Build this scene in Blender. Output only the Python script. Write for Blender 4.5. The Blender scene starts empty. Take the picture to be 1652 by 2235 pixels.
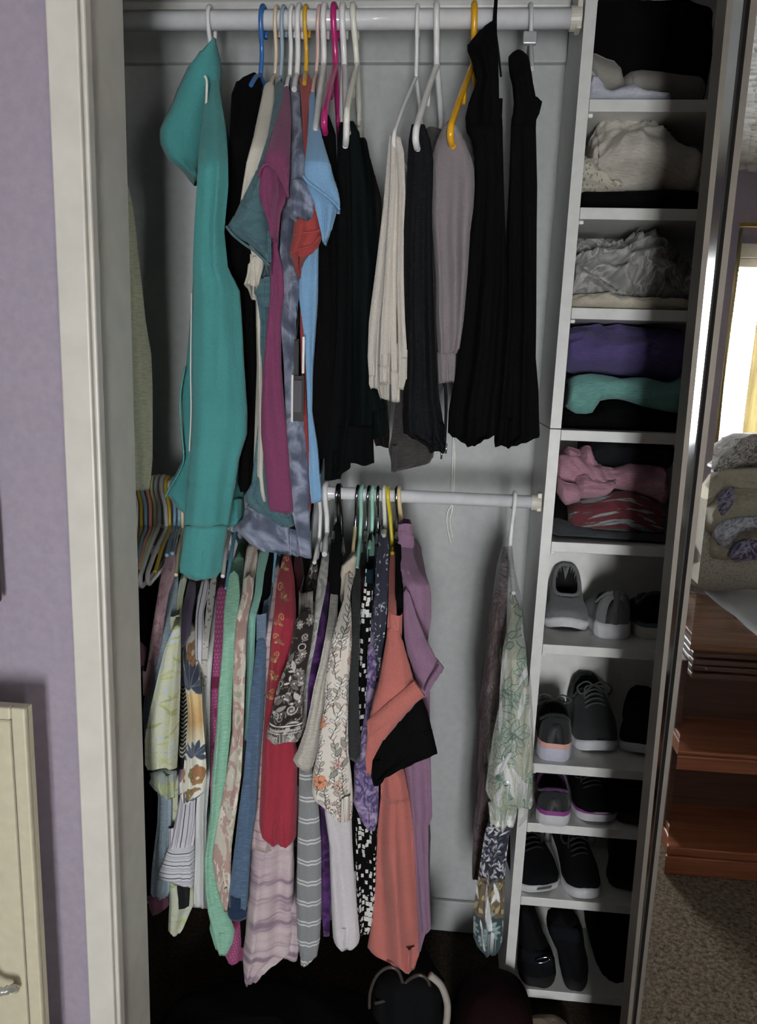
import bpy, bmesh, math, random
import numpy as np
from mathutils import Vector, noise as mnoise

C = bpy.context.scene
COL = C.collection
# ---------------------------------------------------------------- camera, light, exposure
CZ = 1.39; FPX = 1670.0
YAW, PITCH, ROLL = (math.radians(a) for a in (4.78, 10.65, 1.86))
cy, sy, cp, sp, cr, sr = math.cos(YAW), math.sin(YAW), math.cos(PITCH), math.sin(PITCH), math.cos(ROLL), math.sin(ROLL)
FWD = np.array([-sy*cp, cy*cp, -sp]); R0 = np.array([cy, sy, 0.0]); D0 = np.cross(FWD, R0)
RGT = R0*cr - D0*sr; DWN = R0*sr + D0*cr
cam = bpy.data.cameras.new('camera'); camo = bpy.data.objects.new('camera', cam); COL.objects.link(camo)
from mathutils import Matrix
camo.matrix_world = Matrix(((RGT[0], -DWN[0], -FWD[0], 0), (RGT[1], -DWN[1], -FWD[1], 0), (RGT[2], -DWN[2], -FWD[2], CZ), (0, 0, 0, 1)))
cam.sensor_fit = 'VERTICAL'; cam.sensor_height = 36.0; cam.lens = 36.0*FPX/2235.0
cam.clip_start = 0.02; C.camera = camo
C.view_settings.view_transform = 'Standard'; C.view_settings.look = 'None'
C.view_settings.gamma = 1.0; C.view_settings.use_curve_mapping = False
C.view_settings.exposure = 0.0
SKY = 60.0                                   # brightness of the overcast sky seen through the window blind
w = bpy.data.worlds.new('world'); C.world = w; w.use_nodes = True
w.node_tree.nodes['Background'].inputs[0].default_value = (0.75, 0.85, 1.0, 1)
w.node_tree.nodes['Background'].inputs[1].default_value = 1.0

YW, YJ, YM, YT, YR, YB = 1.05, 1.17, 1.125, 1.50, 1.53, 1.725   # wall face, jamb back, mirror, shelf tower front, rods, closet back wall

def at(u, v, Y):
    """point of the closet seen at pixel (u, v) of the photograph, at depth Y from the camera"""
    d = RGT*((u-826.0)/FPX) + DWN*((v-1117.5)/FPX) + FWD
    k = Y/d[1]
    return Vector((d[0]*k, Y, d[2]*k+CZ))
def atz(u, v, z):
    d = RGT*((u-826.0)/FPX) + DWN*((v-1117.5)/FPX) + FWD
    k = (z-CZ)/d[2]
    return Vector((d[0]*k, d[1]*k, z))
def rm(u, v, yr):
    """real place, at depth yr in the room, of something seen in the mirror at pixel (u, v)"""
    p = at(u, v, 2*YM-yr); return Vector((p.x, yr, p.z))

# ---------------------------------------------------------------- colours and materials
def lin(h):
    h = h.lstrip('#'); out = []
    for i in (0, 2, 4):
        c = int(h[i:i+2], 16)/255.0
        out.append(c/12.92 if c <= 0.04045 else ((c+0.055)/1.055)**2.4)
    return out
KC = 1.15
def alb(h, k=None):
    k = KC if k is None else k
    return tuple(min(0.86, c*k) for c in lin(h))
def calb(h, k=None, d=.80):
    c = alb(h, k); g = .3*c[0]+.55*c[1]+.15*c[2]; return tuple(g+(x-g)*d for x in c)
_M = {}
class NT:
    def __init__(s, name):
        s.m = bpy.data.materials.new(name); s.m.use_nodes = True; s.t = s.m.node_tree
        s.b = s.t.nodes['Principled BSDF']
    def n(s, typ, **kw):
        nd = s.t.nodes.new(typ)
        for k, v in kw.items():
            if k.startswith('i_'):
                key = k[2:]; key = int(key) if key.isdigit() else key.replace('_', ' ')
                nd.inputs[key].default_value = v
            else: setattr(nd, k, v)
        return nd
    def l(s, a, b): s.t.links.new(a, b)
    def co(s, uv=False, scale=(1, 1, 1)):
        tc = s.n('ShaderNodeTexCoord'); mp = s.n('ShaderNodeMapping'); mp.inputs['Scale'].default_value = scale
        s.l(tc.outputs['UV' if uv else 'Object'], mp.inputs[0]); return mp.outputs[0]
    def ramp(s, fac, stops, const=False):
        r = s.n('ShaderNodeValToRGB'); e = r.color_ramp
        if const: e.interpolation = 'CONSTANT'
        while len(e.elements) < len(stops): e.elements.new(0.5)
        for el, (p, c) in zip(e.elements, stops):
            el.position = p; el.color = (*c, 1)
        s.l(fac, r.inputs[0]); return r.outputs[0]
    def bump(s, h, strength=0.3, dist=0.002):
        b = s.n('ShaderNodeBump'); b.inputs['Strength'].default_value = strength; b.inputs['Distance'].default_value = dist
        s.l(h, b.inputs['Height']); s.l(b.outputs[0], s.b.inputs['Normal'])
    def base(s, c): s.l(c, s.b.inputs['Base Color'])
def flat(name, h, rough=0.6, metal=0.0, k=1.0, bump=0, bscale=60, spec=0.5, trans=0, coat=0):
    key = ('flat', name)
    if key in _M: return _M[key]
    t = NT(name); c = alb(h, k)
    t.b.inputs['Roughness'].default_value = rough; t.b.inputs['Metallic'].default_value = metal
    t.b.inputs['Specular IOR Level'].default_value = spec; t.b.inputs['Transmission Weight'].default_value = trans
    t.b.inputs['Coat Weight'].default_value = coat
    no = t.n('ShaderNodeTexNoise', i_Scale=bscale, i_Detail=4.0); t.l(t.co(), no.inputs['Vector'])
    t.base(t.ramp(no.outputs['Fac'], [(0.3, tuple(x*0.94 for x in c)), (0.7, tuple(min(1, x*1.05) for x in c))]))
    if bump: t.bump(no.outputs['Fac'], bump, 0.002)
    _M[key] = t.m; return t.m
def cloth(h, kind='solid', h2='ffffff', h3='000000', scale=1.0, k=None, seed=0.0, rough=0.92, h4=None):
    """woven / knitted fabric; the kind is the print of the cloth"""
    key = (h, kind, h2, h3, scale, k, seed)
    if key in _M: return _M[key]
    t = NT('fabric_'+kind); c = calb(h, k); c2 = calb(h2, k); c3 = calb(h3, k); c4 = calb(h4 or h3, k)
    t.b.inputs['Roughness'].default_value = rough; t.b.inputs['Specular IOR Level'].default_value = 0.12
    t.b.inputs['Sheen Weight'].default_value = 0.15 if max(c) > 0.03 else 0.0
    uv = t.co(True, (scale, scale, 1)); ob = t.co()
    weave = t.n('ShaderNodeTexNoise', i_Scale=420.0, i_Detail=2.0); t.l(ob, weave.inputs['Vector'])
    def noi(vec, sc, det=3.0, dist=0.0):
        n = t.n('ShaderNodeTexNoise', i_Scale=sc, i_Detail=det, i_Distortion=dist); n.noise_dimensions = '4D'
        n.inputs['W'].default_value = seed; t.l(vec, n.inputs['Vector']); return n.outputs['Fac']
    def sm(a, f): return tuple(min(1, x*f) for x in a)
    if kind == 'solid':
        col = t.ramp(noi(ob, 9.0*scale), [(0.3, sm(c, 0.92)), (0.7, sm(c, 1.06))])
    elif kind == 'heather':
        v2 = t.co(True, (60*scale, 420*scale, 1)); col = t.ramp(noi(v2, 1.0, 3), [(0.3, sm(c, 0.75)), (0.55, c), (0.8, c2)])
    elif kind == 'tiedye':
        col = t.ramp(noi(uv, 16.0, 4, 1.2), [(0.28, c3), (0.42, c), (0.5, c2), (0.58, c), (0.72, c3)])
    elif kind == 'marble':
        col = t.ramp(noi(uv, 9.0, 3, 3.5), [(0.3, c), (0.45, c2), (0.5, c3), (0.56, c2), (0.7, c)])
    elif kind == 'hstripe':
        n1 = noi(t.co(True, (5*scale, 52*scale, 1)), 1.0, 4, .5)
        col = t.ramp(n1, [(0.30, c2), (0.40, sm(c2, 1.25)), (0.47, c), (0.60, c3), (0.68, c), (0.75, sm(c2, 1.3))])
    elif kind == 'hbrush':
        n1 = noi(t.co(True, (9*scale, 60*scale, 1)), 1.0, 5, .8); col = t.ramp(n1, [(0.0, c3), (0.33, c3), (0.37, c), (0.50, c), (0.54, c2), (0.60, c2), (0.64, c), (0.74, c4)], False)
    elif kind in ('vlines', 'hlines'):
        wv = t.n('ShaderNodeTexWave', bands_direction='X' if kind == 'vlines' else 'Y', wave_profile='SAW', i_Scale=11.0, i_Distortion=0.4, i_Detail=1.0)
        t.l(uv, wv.inputs['Vector'])
        col = t.ramp(wv.outputs['Fac'], [(0.0, c), (0.2, c2), (0.26, c), (0.45, c3), (0.52, c), (0.62, c2), (0.66, c), (0.86, c4), (0.92, c)], True)
    elif kind == 'whitebands':
        wv = t.n('ShaderNodeTexWave', bands_direction='Y', wave_profile='SAW', i_Scale=7.0, i_Distortion=0.5, i_Detail=1.0)
        t.l(uv, wv.inputs['Vector']); col = t.ramp(wv.outputs['Fac'], [(0.0, c), (0.7, c2), (0.78, c), (0.86, c2), (0.94, c)], True)
    elif kind == 'dashes':
        vo = t.n('ShaderNodeTexVoronoi', distance='CHEBYCHEV', i_Scale=115.0, i_Randomness=0.55); t.l(t.co(True, (scale, scale*0.75, 1)), vo.inputs['Vector'])
        big = noi(uv, 14.0, 1)
        mx = t.n('ShaderNodeMath', operation='SUBTRACT'); t.l(vo.outputs['Distance'], mx.inputs[0])
        m2 = t.n('ShaderNodeMath', operation='MULTIPLY', i_1=0.55); t.l(big, m2.inputs[0]); t.l(m2.outputs[0], mx.inputs[1])
        col = t.ramp(mx.outputs[0], [(0.0, c2), (0.07, c)], True)
    elif kind == 'speckle':
        vo = t.n('ShaderNodeTexVoronoi', i_Scale=150.0, i_Randomness=1.0); t.l(uv, vo.inputs['Vector'])
        col = t.ramp(vo.outputs['Distance'], [(0.0, c2), (0.33, c)], True)
    elif kind == 'brush':      # loose brush-mark floral in several tints
        v2 = t.co(True, (24*scale, 15*scale, 1)); n1 = noi(v2, 1.1, 5, 1.0)
        n2 = noi(t.co(True, (120*scale, 26*scale, 1)), 1.0, 3, .6)
        a = t.ramp(n1, [(0.0, c), (0.42, c2), (0.53, c), (0.6, c3), (0.7, c4)], True)
        b = t.ramp(n2, [(0.0, (0, 0, 0)), (0.58, (0, 0, 0)), (0.6, (1, 1, 1))])
        mx = t.n('ShaderNodeMix', data_type='RGBA'); t.l(b, mx.inputs[0]); t.l(a, mx.inputs[6]); mx.inputs[7].default_value = (*sm(c, 1.25), 1)
        col = mx.outputs[2]
    elif kind == 'print':      # drawn print stored on the cloth
        at_ = t.n('ShaderNodeVertexColor', layer_name='print'); col = at_.outputs[0]
    mul = t.n('ShaderNodeMix', data_type='RGBA', blend_type='MULTIPLY'); mul.inputs[0].default_value = 0.35
    wr = t.ramp(weave.outputs['Fac'], [(0.3, (0.7, 0.7, 0.7)), (0.65, (1, 1, 1))])
    t.l(col, mul.inputs[6]); t.l(wr, mul.inputs[7]); t.base(mul.outputs[2])
    wr2 = noi(t.co(True, (38, 9, 1)), 1.0, 4, 0.8)
    add = t.n('ShaderNodeMath', operation='MULTIPLY_ADD', i_1=3.0); t.l(wr2, add.inputs[0]); t.l(weave.outputs['Fac'], add.inputs[2])
    t.bump(add.outputs[0], 0.38, 0.004)
    _M[key] = t.m; return t.m

# ---------------------------------------------------------------- object helpers
def link(o, parent=None):
    COL.objects.link(o)
    if parent is not None: o.parent = parent
    return o
def mesh_obj(name, verts, faces, mat, parent=None, smooth=True, uvs=None, cols=None, origin=None, flatfaces=None):
    me = bpy.data.meshes.new(name)
    V = np.asarray(verts, dtype=float)
    par_loc = Vector((0, 0, 0)) if parent is None else world_loc(parent)
    if origin is None: org = par_loc if parent is not None else Vector(((V[:, 0].min()+V[:, 0].max())/2, (V[:, 1].min()+V[:, 1].max())/2, V[:, 2].min()))
    else: org = Vector(origin)
    me.from_pydata((V-np.array(org)).tolist(), [], [tuple(f) for f in faces]); me.validate()
    if smooth: me.polygons.foreach_set('use_smooth', [True]*len(me.polygons))
    if uvs is not None:
        ul = me.uv_layers.new(name='UVMap'); vi = np.empty(len(me.loops), int); me.loops.foreach_get('vertex_index', vi)
        ul.data.foreach_set('uv', np.asarray(uvs, float)[vi].ravel())
    if cols is not None:
        ca = me.color_attributes.new('print', 'FLOAT_COLOR', 'POINT'); ca.data.foreach_set('color', np.asarray(cols, float).ravel())
    if mat: me.materials.append(mat)
    o = bpy.data.objects.new(name, me); o.location = org-par_loc
    return link(o, parent)
_WL = {}
def world_loc(o):
    v = Vector(o.location)
    while o.parent is not None: o = o.parent; v = v+o.location
    return v
def tag(o, label, cat, group=None):
    o['label'] = label; o['category'] = cat
    if group: o['group'] = group
    return o
def thing(name, label, cat, loc=(0, 0, 0), group=None):
    o = bpy.data.objects.new(name, None); o.empty_display_size = 0.03; o.location = loc
    link(o); return tag(o, label, cat, group)
def struct(o): o['kind'] = 'structure'; return o

class MB:
    """collects boxes, tubes and sheets into one mesh"""
    def __init__(s): s.v = []; s.f = []
    def add(s, v, f):
        b = len(s.v); s.v += [tuple(p) for p in v]; s.f += [tuple(i+b for i in q) for q in f]; return s
    def prism(s, quad, off):
        """quad of 4 points extruded by the vector off"""
        q = [Vector(p) for p in quad]; o = Vector(off); v = q+[p+o for p in q]
        return s.add(v, [(3, 2, 1, 0), (4, 5, 6, 7), (0, 1, 5, 4), (1, 2, 6, 5), (2, 3, 7, 6), (3, 0, 4, 7)])
    def box(s, a, b, bev=0.0):
        (x0, y0, z0), (x1, y1, z1) = a, b
        if bev <= 0: return s.prism([(x0, y0, z0), (x1, y0, z0), (x1, y0, z1), (x0, y0, z1)], (0, y1-y0, 0))
        bm = bmesh.new(); bmesh.ops.create_cube(bm, size=1.0)
        for q in bm.verts: q.co = Vector(((x0+x1)/2+q.co.x*(x1-x0), (y0+y1)/2+q.co.y*(y1-y0), (z0+z1)/2+q.co.z*(z1-z0)))
        bmesh.ops.bevel(bm, geom=bm.edges[:], offset=bev, segments=2, affect='EDGES', profile=0.5)
        bm.verts.index_update(); s.add([q.co[:] for q in bm.verts], [[q.index for q in f.verts] for f in bm.faces]); bm.free(); return s
    def tube(s, pts, r, n=8, cap=True):
        P = [Vector(p) for p in pts]; m = len(P); rr = r if hasattr(r, '__len__') else [r]*m
        T = [(P[min(i+1, m-1)]-P[max(i-1, 0)]).normalized() for i in range(m)]
        up = Vector((0, 0, 1)) if abs(T[0].z) < 0.9 else Vector((1, 0, 0))
        N = (up-T[0]*up.dot(T[0])).normalized(); vs = []
        for i in range(m):
            N = (N-T[i]*N.dot(T[i])).normalized(); B = T[i].cross(N)
            for k in range(n):
                a = 2*math.pi*k/n; vs.append(P[i]+(N*math.cos(a)+B*math.sin(a))*rr[i])
        fs = [(i*n+k, i*n+(k+1) % n, (i+1)*n+(k+1) % n, (i+1)*n+k) for i in range(m-1) for k in range(n)]
        if cap: fs += [tuple(range(n-1, -1, -1)), tuple((m-1)*n+k for k in range(n))]
        return s.add(vs, fs)
    def lathe(s, prof, c, axis='z', n=20):
        vs = []; c = Vector(c)
        for r, h in prof:
            for k in range(n):
                a = 2*math.pi*k/n; x, y = r*math.cos(a), r*math.sin(a)
                vs.append(c+(Vector((x, y, h)) if axis == 'z' else Vector((h, x, y)) if axis == 'x' else Vector((x, h, y))))
        m = len(prof); fs = [(i*n+k, i*n+(k+1) % n, (i+1)*n+(k+1) % n, (i+1)*n+k) for i in range(m-1) for k in range(n)]
        fs += [tuple(range(n)), tuple((m-1)*n+k for k in range(n))]
        return s.add(vs, fs)
    def obj(s, name, mat, parent=None, smooth=False, origin=None):
        return mesh_obj(name, s.v, s.f, mat, parent, smooth, origin=origin)
def smooth_path(pts, n=4):
    P = [Vector(p) for p in pts]; out = []
    for i in range(len(P)-1):
        a, b, c, d = P[max(i-1, 0)], P[i], P[i+1], P[min(i+2, len(P)-1)]
        for k in range(n):
            t = k/n; out.append(0.5*((2*b)+(c-a)*t+(2*a-5*b+4*c-d)*t*t+(3*b-a-3*c+d)*t**3))
    return out+[P[-1]]

# ---------------------------------------------------------------- room shell materials
def paint(name, h, rough=0.5, scale=35, bump=0.15, k=1.0, coat=0):
    return flat(name, h, rough, 0, k, bump, scale, 0.4, 0, coat)
M_purple = flat('lavender_wall_paint', 'a49aa9', 0.75, 0, 1.0, 0.25, 90, 0.3)
M_cream = flat('cream_gloss_paint', 'dad7ce', 0.38, 0, 1.0, 0.25, 22, 0.5)
M_closet = flat('grey_closet_paint', 'b8bbba', 0.55, 0, 1.0, 0.08, 70, 0.4)
M_lam = flat('white_laminate', 'dcdcd8', 0.35, 0, 1.0, 0.0, 40, 0.5)
M_rod = flat('white_rod_enamel', 'e2e3e6', 0.22, 0, 1.0, 0.0, 40, 0.5, 0, 0.3)
M_cap = flat('ivory_plastic', 'd8d4c6', 0.35, 0, 1.0)
def grainwood(name, h, h2, rough=0.35, sc=1.0):
    t = NT(name); v = t.co(False, (2*sc, 30*sc, 60*sc)); n = t.n('ShaderNodeTexNoise', i_Scale=1.6, i_Detail=5.0, i_Distortion=0.6); t.l(v, n.inputs['Vector'])
    t.base(t.ramp(n.outputs['Fac'], [(0.3, alb(h2, 1)), (0.7, alb(h, 1))])); t.b.inputs['Roughness'].default_value = rough; t.bump(n.outputs['Fac'], 0.1, 0.001); return t.m
def carpet(name, h, h2, sc):
    t = NT(name); n = t.n('ShaderNodeTexNoise', i_Scale=sc, i_Detail=5.0, i_Roughness=0.7); t.l(t.co(), n.inputs['Vector'])
    t.base(t.ramp(n.outputs['Fac'], [(0.35, alb(h2, 1)), (0.65, alb(h, 1))])); t.b.inputs['Roughness'].default_value = 1.0
    t.b.inputs['Specular IOR Level'].default_value = 0.05; t.bump(n.outputs['Fac'], 1.0, 0.01); return t.m
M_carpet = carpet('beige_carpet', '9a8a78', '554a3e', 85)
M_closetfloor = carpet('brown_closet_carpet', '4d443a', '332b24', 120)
def popcorn():
    t = NT('popcorn_ceiling'); n = t.n('ShaderNodeTexVoronoi', i_Scale=24.0, feature='F1'); t.l(t.co(), n.inputs['Vector'])
    t.b.inputs['Base Color'].default_value = (0.58, 0.58, 0.57, 1); t.b.inputs['Roughness'].default_value = 0.95
    t.bump(n.outputs['Distance'], 1.0, 0.03); return t.m
M_pop = popcorn()

# ---------------------------------------------------------------- the room
XL, XRR, YBK, ZC = -3.3, 4.3, -2.0, 2.42
# opening of the closet in the front wall
XJ = at(186.5, 0, YW).x                       # inner edge of the left jamb
XOR, ZH = 2.05, 2.06                          # right end and top of the opening
struct(MB().box((XL, YBK-.1, -.06), (XRR, YJ-.02, 0)).obj('floor', M_carpet))
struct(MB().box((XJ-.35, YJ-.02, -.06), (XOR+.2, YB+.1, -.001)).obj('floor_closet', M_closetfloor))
struct(MB().box((XL-.1, YBK-.1, ZC), (XRR+.1, YB+.1, ZC+.1)).obj('ceiling', M_pop))
struct(MB().box((XL-.1, YBK-.1, -.06), (XL, YW+.06, ZC)).obj('wall_left', M_purple))
struct(MB().box((XRR, YBK-.1, -.06), (XRR+.1, YW+.06, ZC)).obj('wall_right', M_purple))
# window in the wall behind the camera (seen in the mirror)
wa = rm(1604, 572, YBK); WX0, WX1, WZ0, WZ1 = wa.x, wa.x+1.06, 0.62, wa.z+.02
V0, V1, VZ0, VZ1 = -.04, .42, .30, 1.26                     # second window, left of the first
mb = MB()
mb.box((XL-.1, YBK-.1, 0), (V0, YBK, ZC)).box((V1, YBK-.1, 0), (WX0, YBK, ZC)).box((WX1, YBK-.1, 0), (XRR+.1, YBK, ZC))
for a_, b_, c_, d_ in ((V0, V1, VZ0, VZ1), (WX0, WX1, WZ0, WZ1)): mb.box((a_, YBK-.1, 0), (b_, YBK, c_)).box((a_, YBK-.1, d_), (b_, YBK, ZC))
struct(mb.obj('wall_rear', M_purple))
mb = MB()                                      # front wall around the opening
mb.box((XL, YW, 0), (XJ-.02, YJ-.02, ZC)).box((XOR+.02, YW, 0), (XRR, YJ-.02, ZC)).box((XJ-.02, YW, ZH+.02), (XOR+.02, YJ-.02, ZC))
struct(mb.obj('wall_front', M_purple))
struct(MB().box((XJ-.34, YB, 0), (XOR+.2, YB+.1, ZC)).obj('wall_closet_back', M_closet))
struct(MB().box((XJ-.44, YJ-.02, 0), (XJ-.34, YB+.1, ZC)).obj('wall_closet_left', M_closet))
struct(MB().box((XOR+.2, YJ-.02, 0), (XOR+.3, YB+.1, ZC)).obj('wall_closet_right', M_closet))
# jamb boards and casing
struct(MB().box((XJ-.02, YW-.002, 0), (XJ, YJ, ZH), .002).obj('trim_1', M_cream))
struct(MB().box((XOR, YW-.002, 0), (XOR+.02, YJ, ZH), .002).obj('trim_2', M_cream))
struct(MB().box((XJ-.02, YW-.002, ZH), (XOR+.02, YJ, ZH+.02)).obj('trim_3', M_cream))
XC0 = at(97, 0, YW-.018).x; XC1 = at(185, 0, YW-.018).x; XG = at(169, 0, YW-.018).x
cas = MB().box((XC0, YW-.018, 0), (XG-.001, YW, ZH+.08), .0025).box((XG+.003, YW-.02, 0), (XC1, YW, ZH+.01), .003).box((XG-.002, YW-.008, 0), (XG+.004, YW, ZH+.01))
struct(cas.obj('trim_4', M_cream))
cas = MB().box((XJ-.012, YW-.018, ZH+.01), (XOR+.1, YW, ZH+.09), .003)
struct(cas.obj('trim_5', M_cream))
struct(MB().box((XOR+.012, YW-.018, 0), (XOR+.1, YW, ZH+.08), .003).obj('trim_6', M_cream))
# ledger board on the closet back wall behind the upper rod, thin moulding above it, baseboard
zl = at(750, 136, YB-.018).z; zt = at(750, 24, YB-.018).z
struct(MB().box((XJ-.33, YB-.018, zl), (at(1236, 136, YB).x-.002, YB, zt), .003).obj('trim_7', M_closet))
struct(MB().box((XJ-.33, YB-.03, zt), (at(1236, 136, YB).x-.002, YB, zt+.016), .004).obj('trim_8', M_lam))
zb = at(985, 1968, YB-.012).z
struct(MB().box((XJ-.33, YB-.012, 0), (at(1236, 136, YB).x-.002, YB, zb), .003).obj('baseboard_back', M_closet))

# the window: frame, panes, outside sky, blind, curtains
def emis(name, rgb, s):
    t = NT(name); t.b.inputs['Emission Color'].default_value = (*rgb, 1); t.b.inputs['Emission Strength'].default_value = s
    t.b.inputs['Base Color'].default_value = (*rgb, 1); return t.m
M_pane = emis('bright_window_glass', (0.97, 0.985, 1.0), SKY)
M_white = flat('white_gloss_paint', 'eceae4', 0.4)
M_slat = flat('white_blind_slat', 'f0f0ec', 0.5)
def window(WX0, WX1, WZ0, WZ1, wname, tname, label, blind=True):
    mb = MB(); f = .03
    for a, b in (((WX0, WZ0), (WX0+f, WZ1)), ((WX1-f, WZ0), (WX1, WZ1)), ((WX0, WZ0), (WX1, WZ0+f)), ((WX0, WZ1-f), (WX1, WZ1)), (((WX0+WX1)/2-.02, WZ0), ((WX0+WX1)/2+.02, WZ1))):
        mb.box((a[0], YBK-.07, a[1]), (b[0], YBK-.03, b[1]))
    win = mb.obj(wname, M_white); struct(win)
    for k in range(2):
        x0 = WX0+f if k == 0 else (WX0+WX1)/2+.02; x1 = (WX0+WX1)/2-.02 if k == 0 else WX1-f
        MB().box((x0, YBK-.06, WZ0+f), (x1, YBK-.055, WZ1-f)).obj('pane', M_pane, win)
    mb = MB()
    for a, b in (((WX0-.06, WZ0-.07), (WX0, WZ1+.07)), ((WX1, WZ0-.07), (WX1+.06, WZ1+.07)), ((WX0, WZ1), (WX1, WZ1+.07))):
        mb.box((a[0], YBK, a[1]), (b[0], YBK+.018, b[1]), .003)
    mb.box((WX0-.08, YBK, WZ0-.04), (WX1+.08, YBK+.05, WZ0), .004)
    struct(mb.obj(tname, M_white))
    if not blind: return
    bl = thing('window_blind', label, 'blind', ((WX0+WX1)/2, YBK, WZ1))
    MB().box((WX0+.015, YBK-.025, WZ1-.045), (WX1-.015, YBK+.01, WZ1-.005), .003).obj('headrail', M_slat, bl)
    first = None; nsl = 52; zz = np.linspace(WZ0+.03, WZ1-.06, nsl)
    for i, z in enumerate(zz):
        if first is None:
            first = MB().prism([(WX0+.02, YBK-.016, z+.006), (WX1-.02, YBK-.016, z+.006), (WX1-.02, YBK+.004, z-.006), (WX0+.02, YBK+.004, z-.006)], (0, .0005, -.001)).obj('slat', M_slat, bl); z_first = z
        else:
            c = first.copy(); c.location = (first.location.x, first.location.y, first.location.z+(z-z_first)); link(c, bl)
window(WX0, WX1, WZ0, WZ1, 'window_1', 'trim_9', 'white horizontal slat blind across the bright window in the mirror')
window(V0, V1, VZ0, VZ1, 'window_2', 'trim_11', '', False)
def sheer(name, h):
    t = NT(name); c = alb(h, 1); d = t.n('ShaderNodeBsdfDiffuse'); r = t.n('ShaderNodeBsdfTranslucent'); m = t.n('ShaderNodeMixShader'); m.inputs[0].default_value = .5
    no = t.n('ShaderNodeTexNoise', i_Scale=9.0, i_Detail=3.0); t.l(t.co(False, (8, 8, 1)), no.inputs['Vector']); col = t.ramp(no.outputs['Fac'], [(.3, tuple(x*.8 for x in c)), (.7, c)])
    t.l(col, d.inputs[0]); t.l(col, r.inputs[0]); t.l(d.outputs[0], m.inputs[1]); t.l(r.outputs[0], m.inputs[2]); t.l(m.outputs[0], t.t.nodes['Material Output'].inputs[0]); return t.m
def curtain(x0, x1, z0, z1, y, n, mat, name, label):
    nx, nz = 60, 30; v = []; uv = []
    for j in range(nz+1):
        for i in range(nx+1):
            s = i/nx; t = j/nz; v.append((x0+(x1-x0)*s+.004*math.sin(9*t+s*20), y+.022*math.sin(s*n*2*math.pi+.6*math.sin(3*t)), z0+(z1-z0)*t)); uv.append((s, t))
    fc = [(j*(nx+1)+i, j*(nx+1)+i+1, (j+1)*(nx+1)+i+1, (j+1)*(nx+1)+i) for j in range(nz) for i in range(nx)]
    o = mesh_obj(name, v, fc, mat, uvs=uv); md = o.modifiers.new('thick', 'SOLIDIFY'); md.thickness = .002
    return tag(o, label, 'curtain', 'gold curtains at the window')
M_curt = sheer('gold_sheer', 'b3a98c')
cx0 = rm(1585, 520, YBK+.06).x; cx1 = rm(1611, 560, YBK+.06).x
curtain(cx0, cx1, .3, WZ1+.13, YBK+.07, 2.5, M_curt, 'curtain', 'narrow gold curtain left of the bright blind in the mirror')
cx2 = rm(1654, 640, YBK+.06).x
curtain(cx2, WX1+.12, .3, WZ1+.12, YBK+.07, 14, M_curt, 'curtain', 'wide gold curtain right of the bright blind in the mirror')
rodc = MB().tube([(cx0-.05, YBK+.07, WZ1+.15), (WX1+.1, YBK+.07, WZ1+.15)], .012).obj('curtain_rod', flat('dull_brass', '9c8650', .4, .8))
tag(rodc, 'dull brass curtain rod over the window in the mirror', 'rod')
# ---------------------------------------------------------------- sliding mirror door
M_alu = flat('brushed_bronze_aluminium', '6d675f', 0.5, 0.35, 1.0, 0.05, 30)
M_dark = flat('black_rubber', '161616', 0.6)
def mirror_mat(name, c, r, dust=False):
    t = NT(name); t.b.inputs['Metallic'].default_value = 1.0; t.b.inputs['Base Color'].default_value = (*c, 1); t.b.inputs['Roughness'].default_value = r
    if dust:                                   # smudges along the edge of the glass
        n = t.n('ShaderNodeTexNoise', i_Scale=30.0, i_Detail=6.0, i_Roughness=0.75); t.l(t.co(), n.inputs['Vector'])
        t.l(t.ramp(n.outputs['Fac'], [(0.5, (r, r, r)), (0.75, (0.25, 0.25, 0.25))]), t.b.inputs['Roughness'])
    return t.m
M_mirror = mirror_mat('silvered_glass', (0.86, 0.88, 0.87), 0.0)
M_bevel = mirror_mat('bevelled_silvered_glass', (0.84, 0.86, 0.86), 0.02)
M_chrome = mirror_mat('polished_aluminium_strip', (0.42, 0.44, 0.46), 0.07)
def medge(ut, ub): return at(ut, 0, YM), at(ub, 2235, YM)
md = thing('mirror_door', 'sliding mirror door with aluminium edge standing in front of the shelves', 'mirror', (0.95, YM, 0.0))
def vstrip(ut0, ub0, ut1, ub1, ya, yb, ym0, ym1, name, mat):
    """upright strip of the door between two lines; ya/yb are depths of its face at the left and right line"""
    a0, a1 = at(ut0, 0, YM), at(ub0, 2235, YM); b0, b1 = at(ut1, 0, YM), at(ub1, 2235, YM)
    def ln(p, q, z): t = (z-p.z)/(q.z-p.z); return p.x+(q.x-p.x)*t
    z0, z1 = .02, ZH-.01
    q = [(ln(a0, a1, z0), YM+ya, z0), (ln(b0, b1, z0), YM+yb, z0), (ln(b0, b1, z1), YM+yb, z1), (ln(a0, a1, z1), YM+ya, z1)]
    return MB().prism(q, (0, ym0-min(ya, yb) if ym0 > max(ya, yb) else .004, 0)).obj(name, mat, md)
vstrip(1580.5, 1364, 1594, 1372.5, -.012, -.012, .03, 0, 'edge_fin', M_alu)
vstrip(1594, 1372.5, 1620, 1377, -.006, -.0055, .0, 0, 'polished_strip', M_chrome).rotation_euler.z = 0.0
vstrip(1620, 1377, 1633, 1383, .008, .008, .012, 0, 'groove', M_dark)
vstrip(1633, 1383, 1649, 1391, -.010, -.010, .012, 0, 'inner_fin', M_alu)
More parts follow.
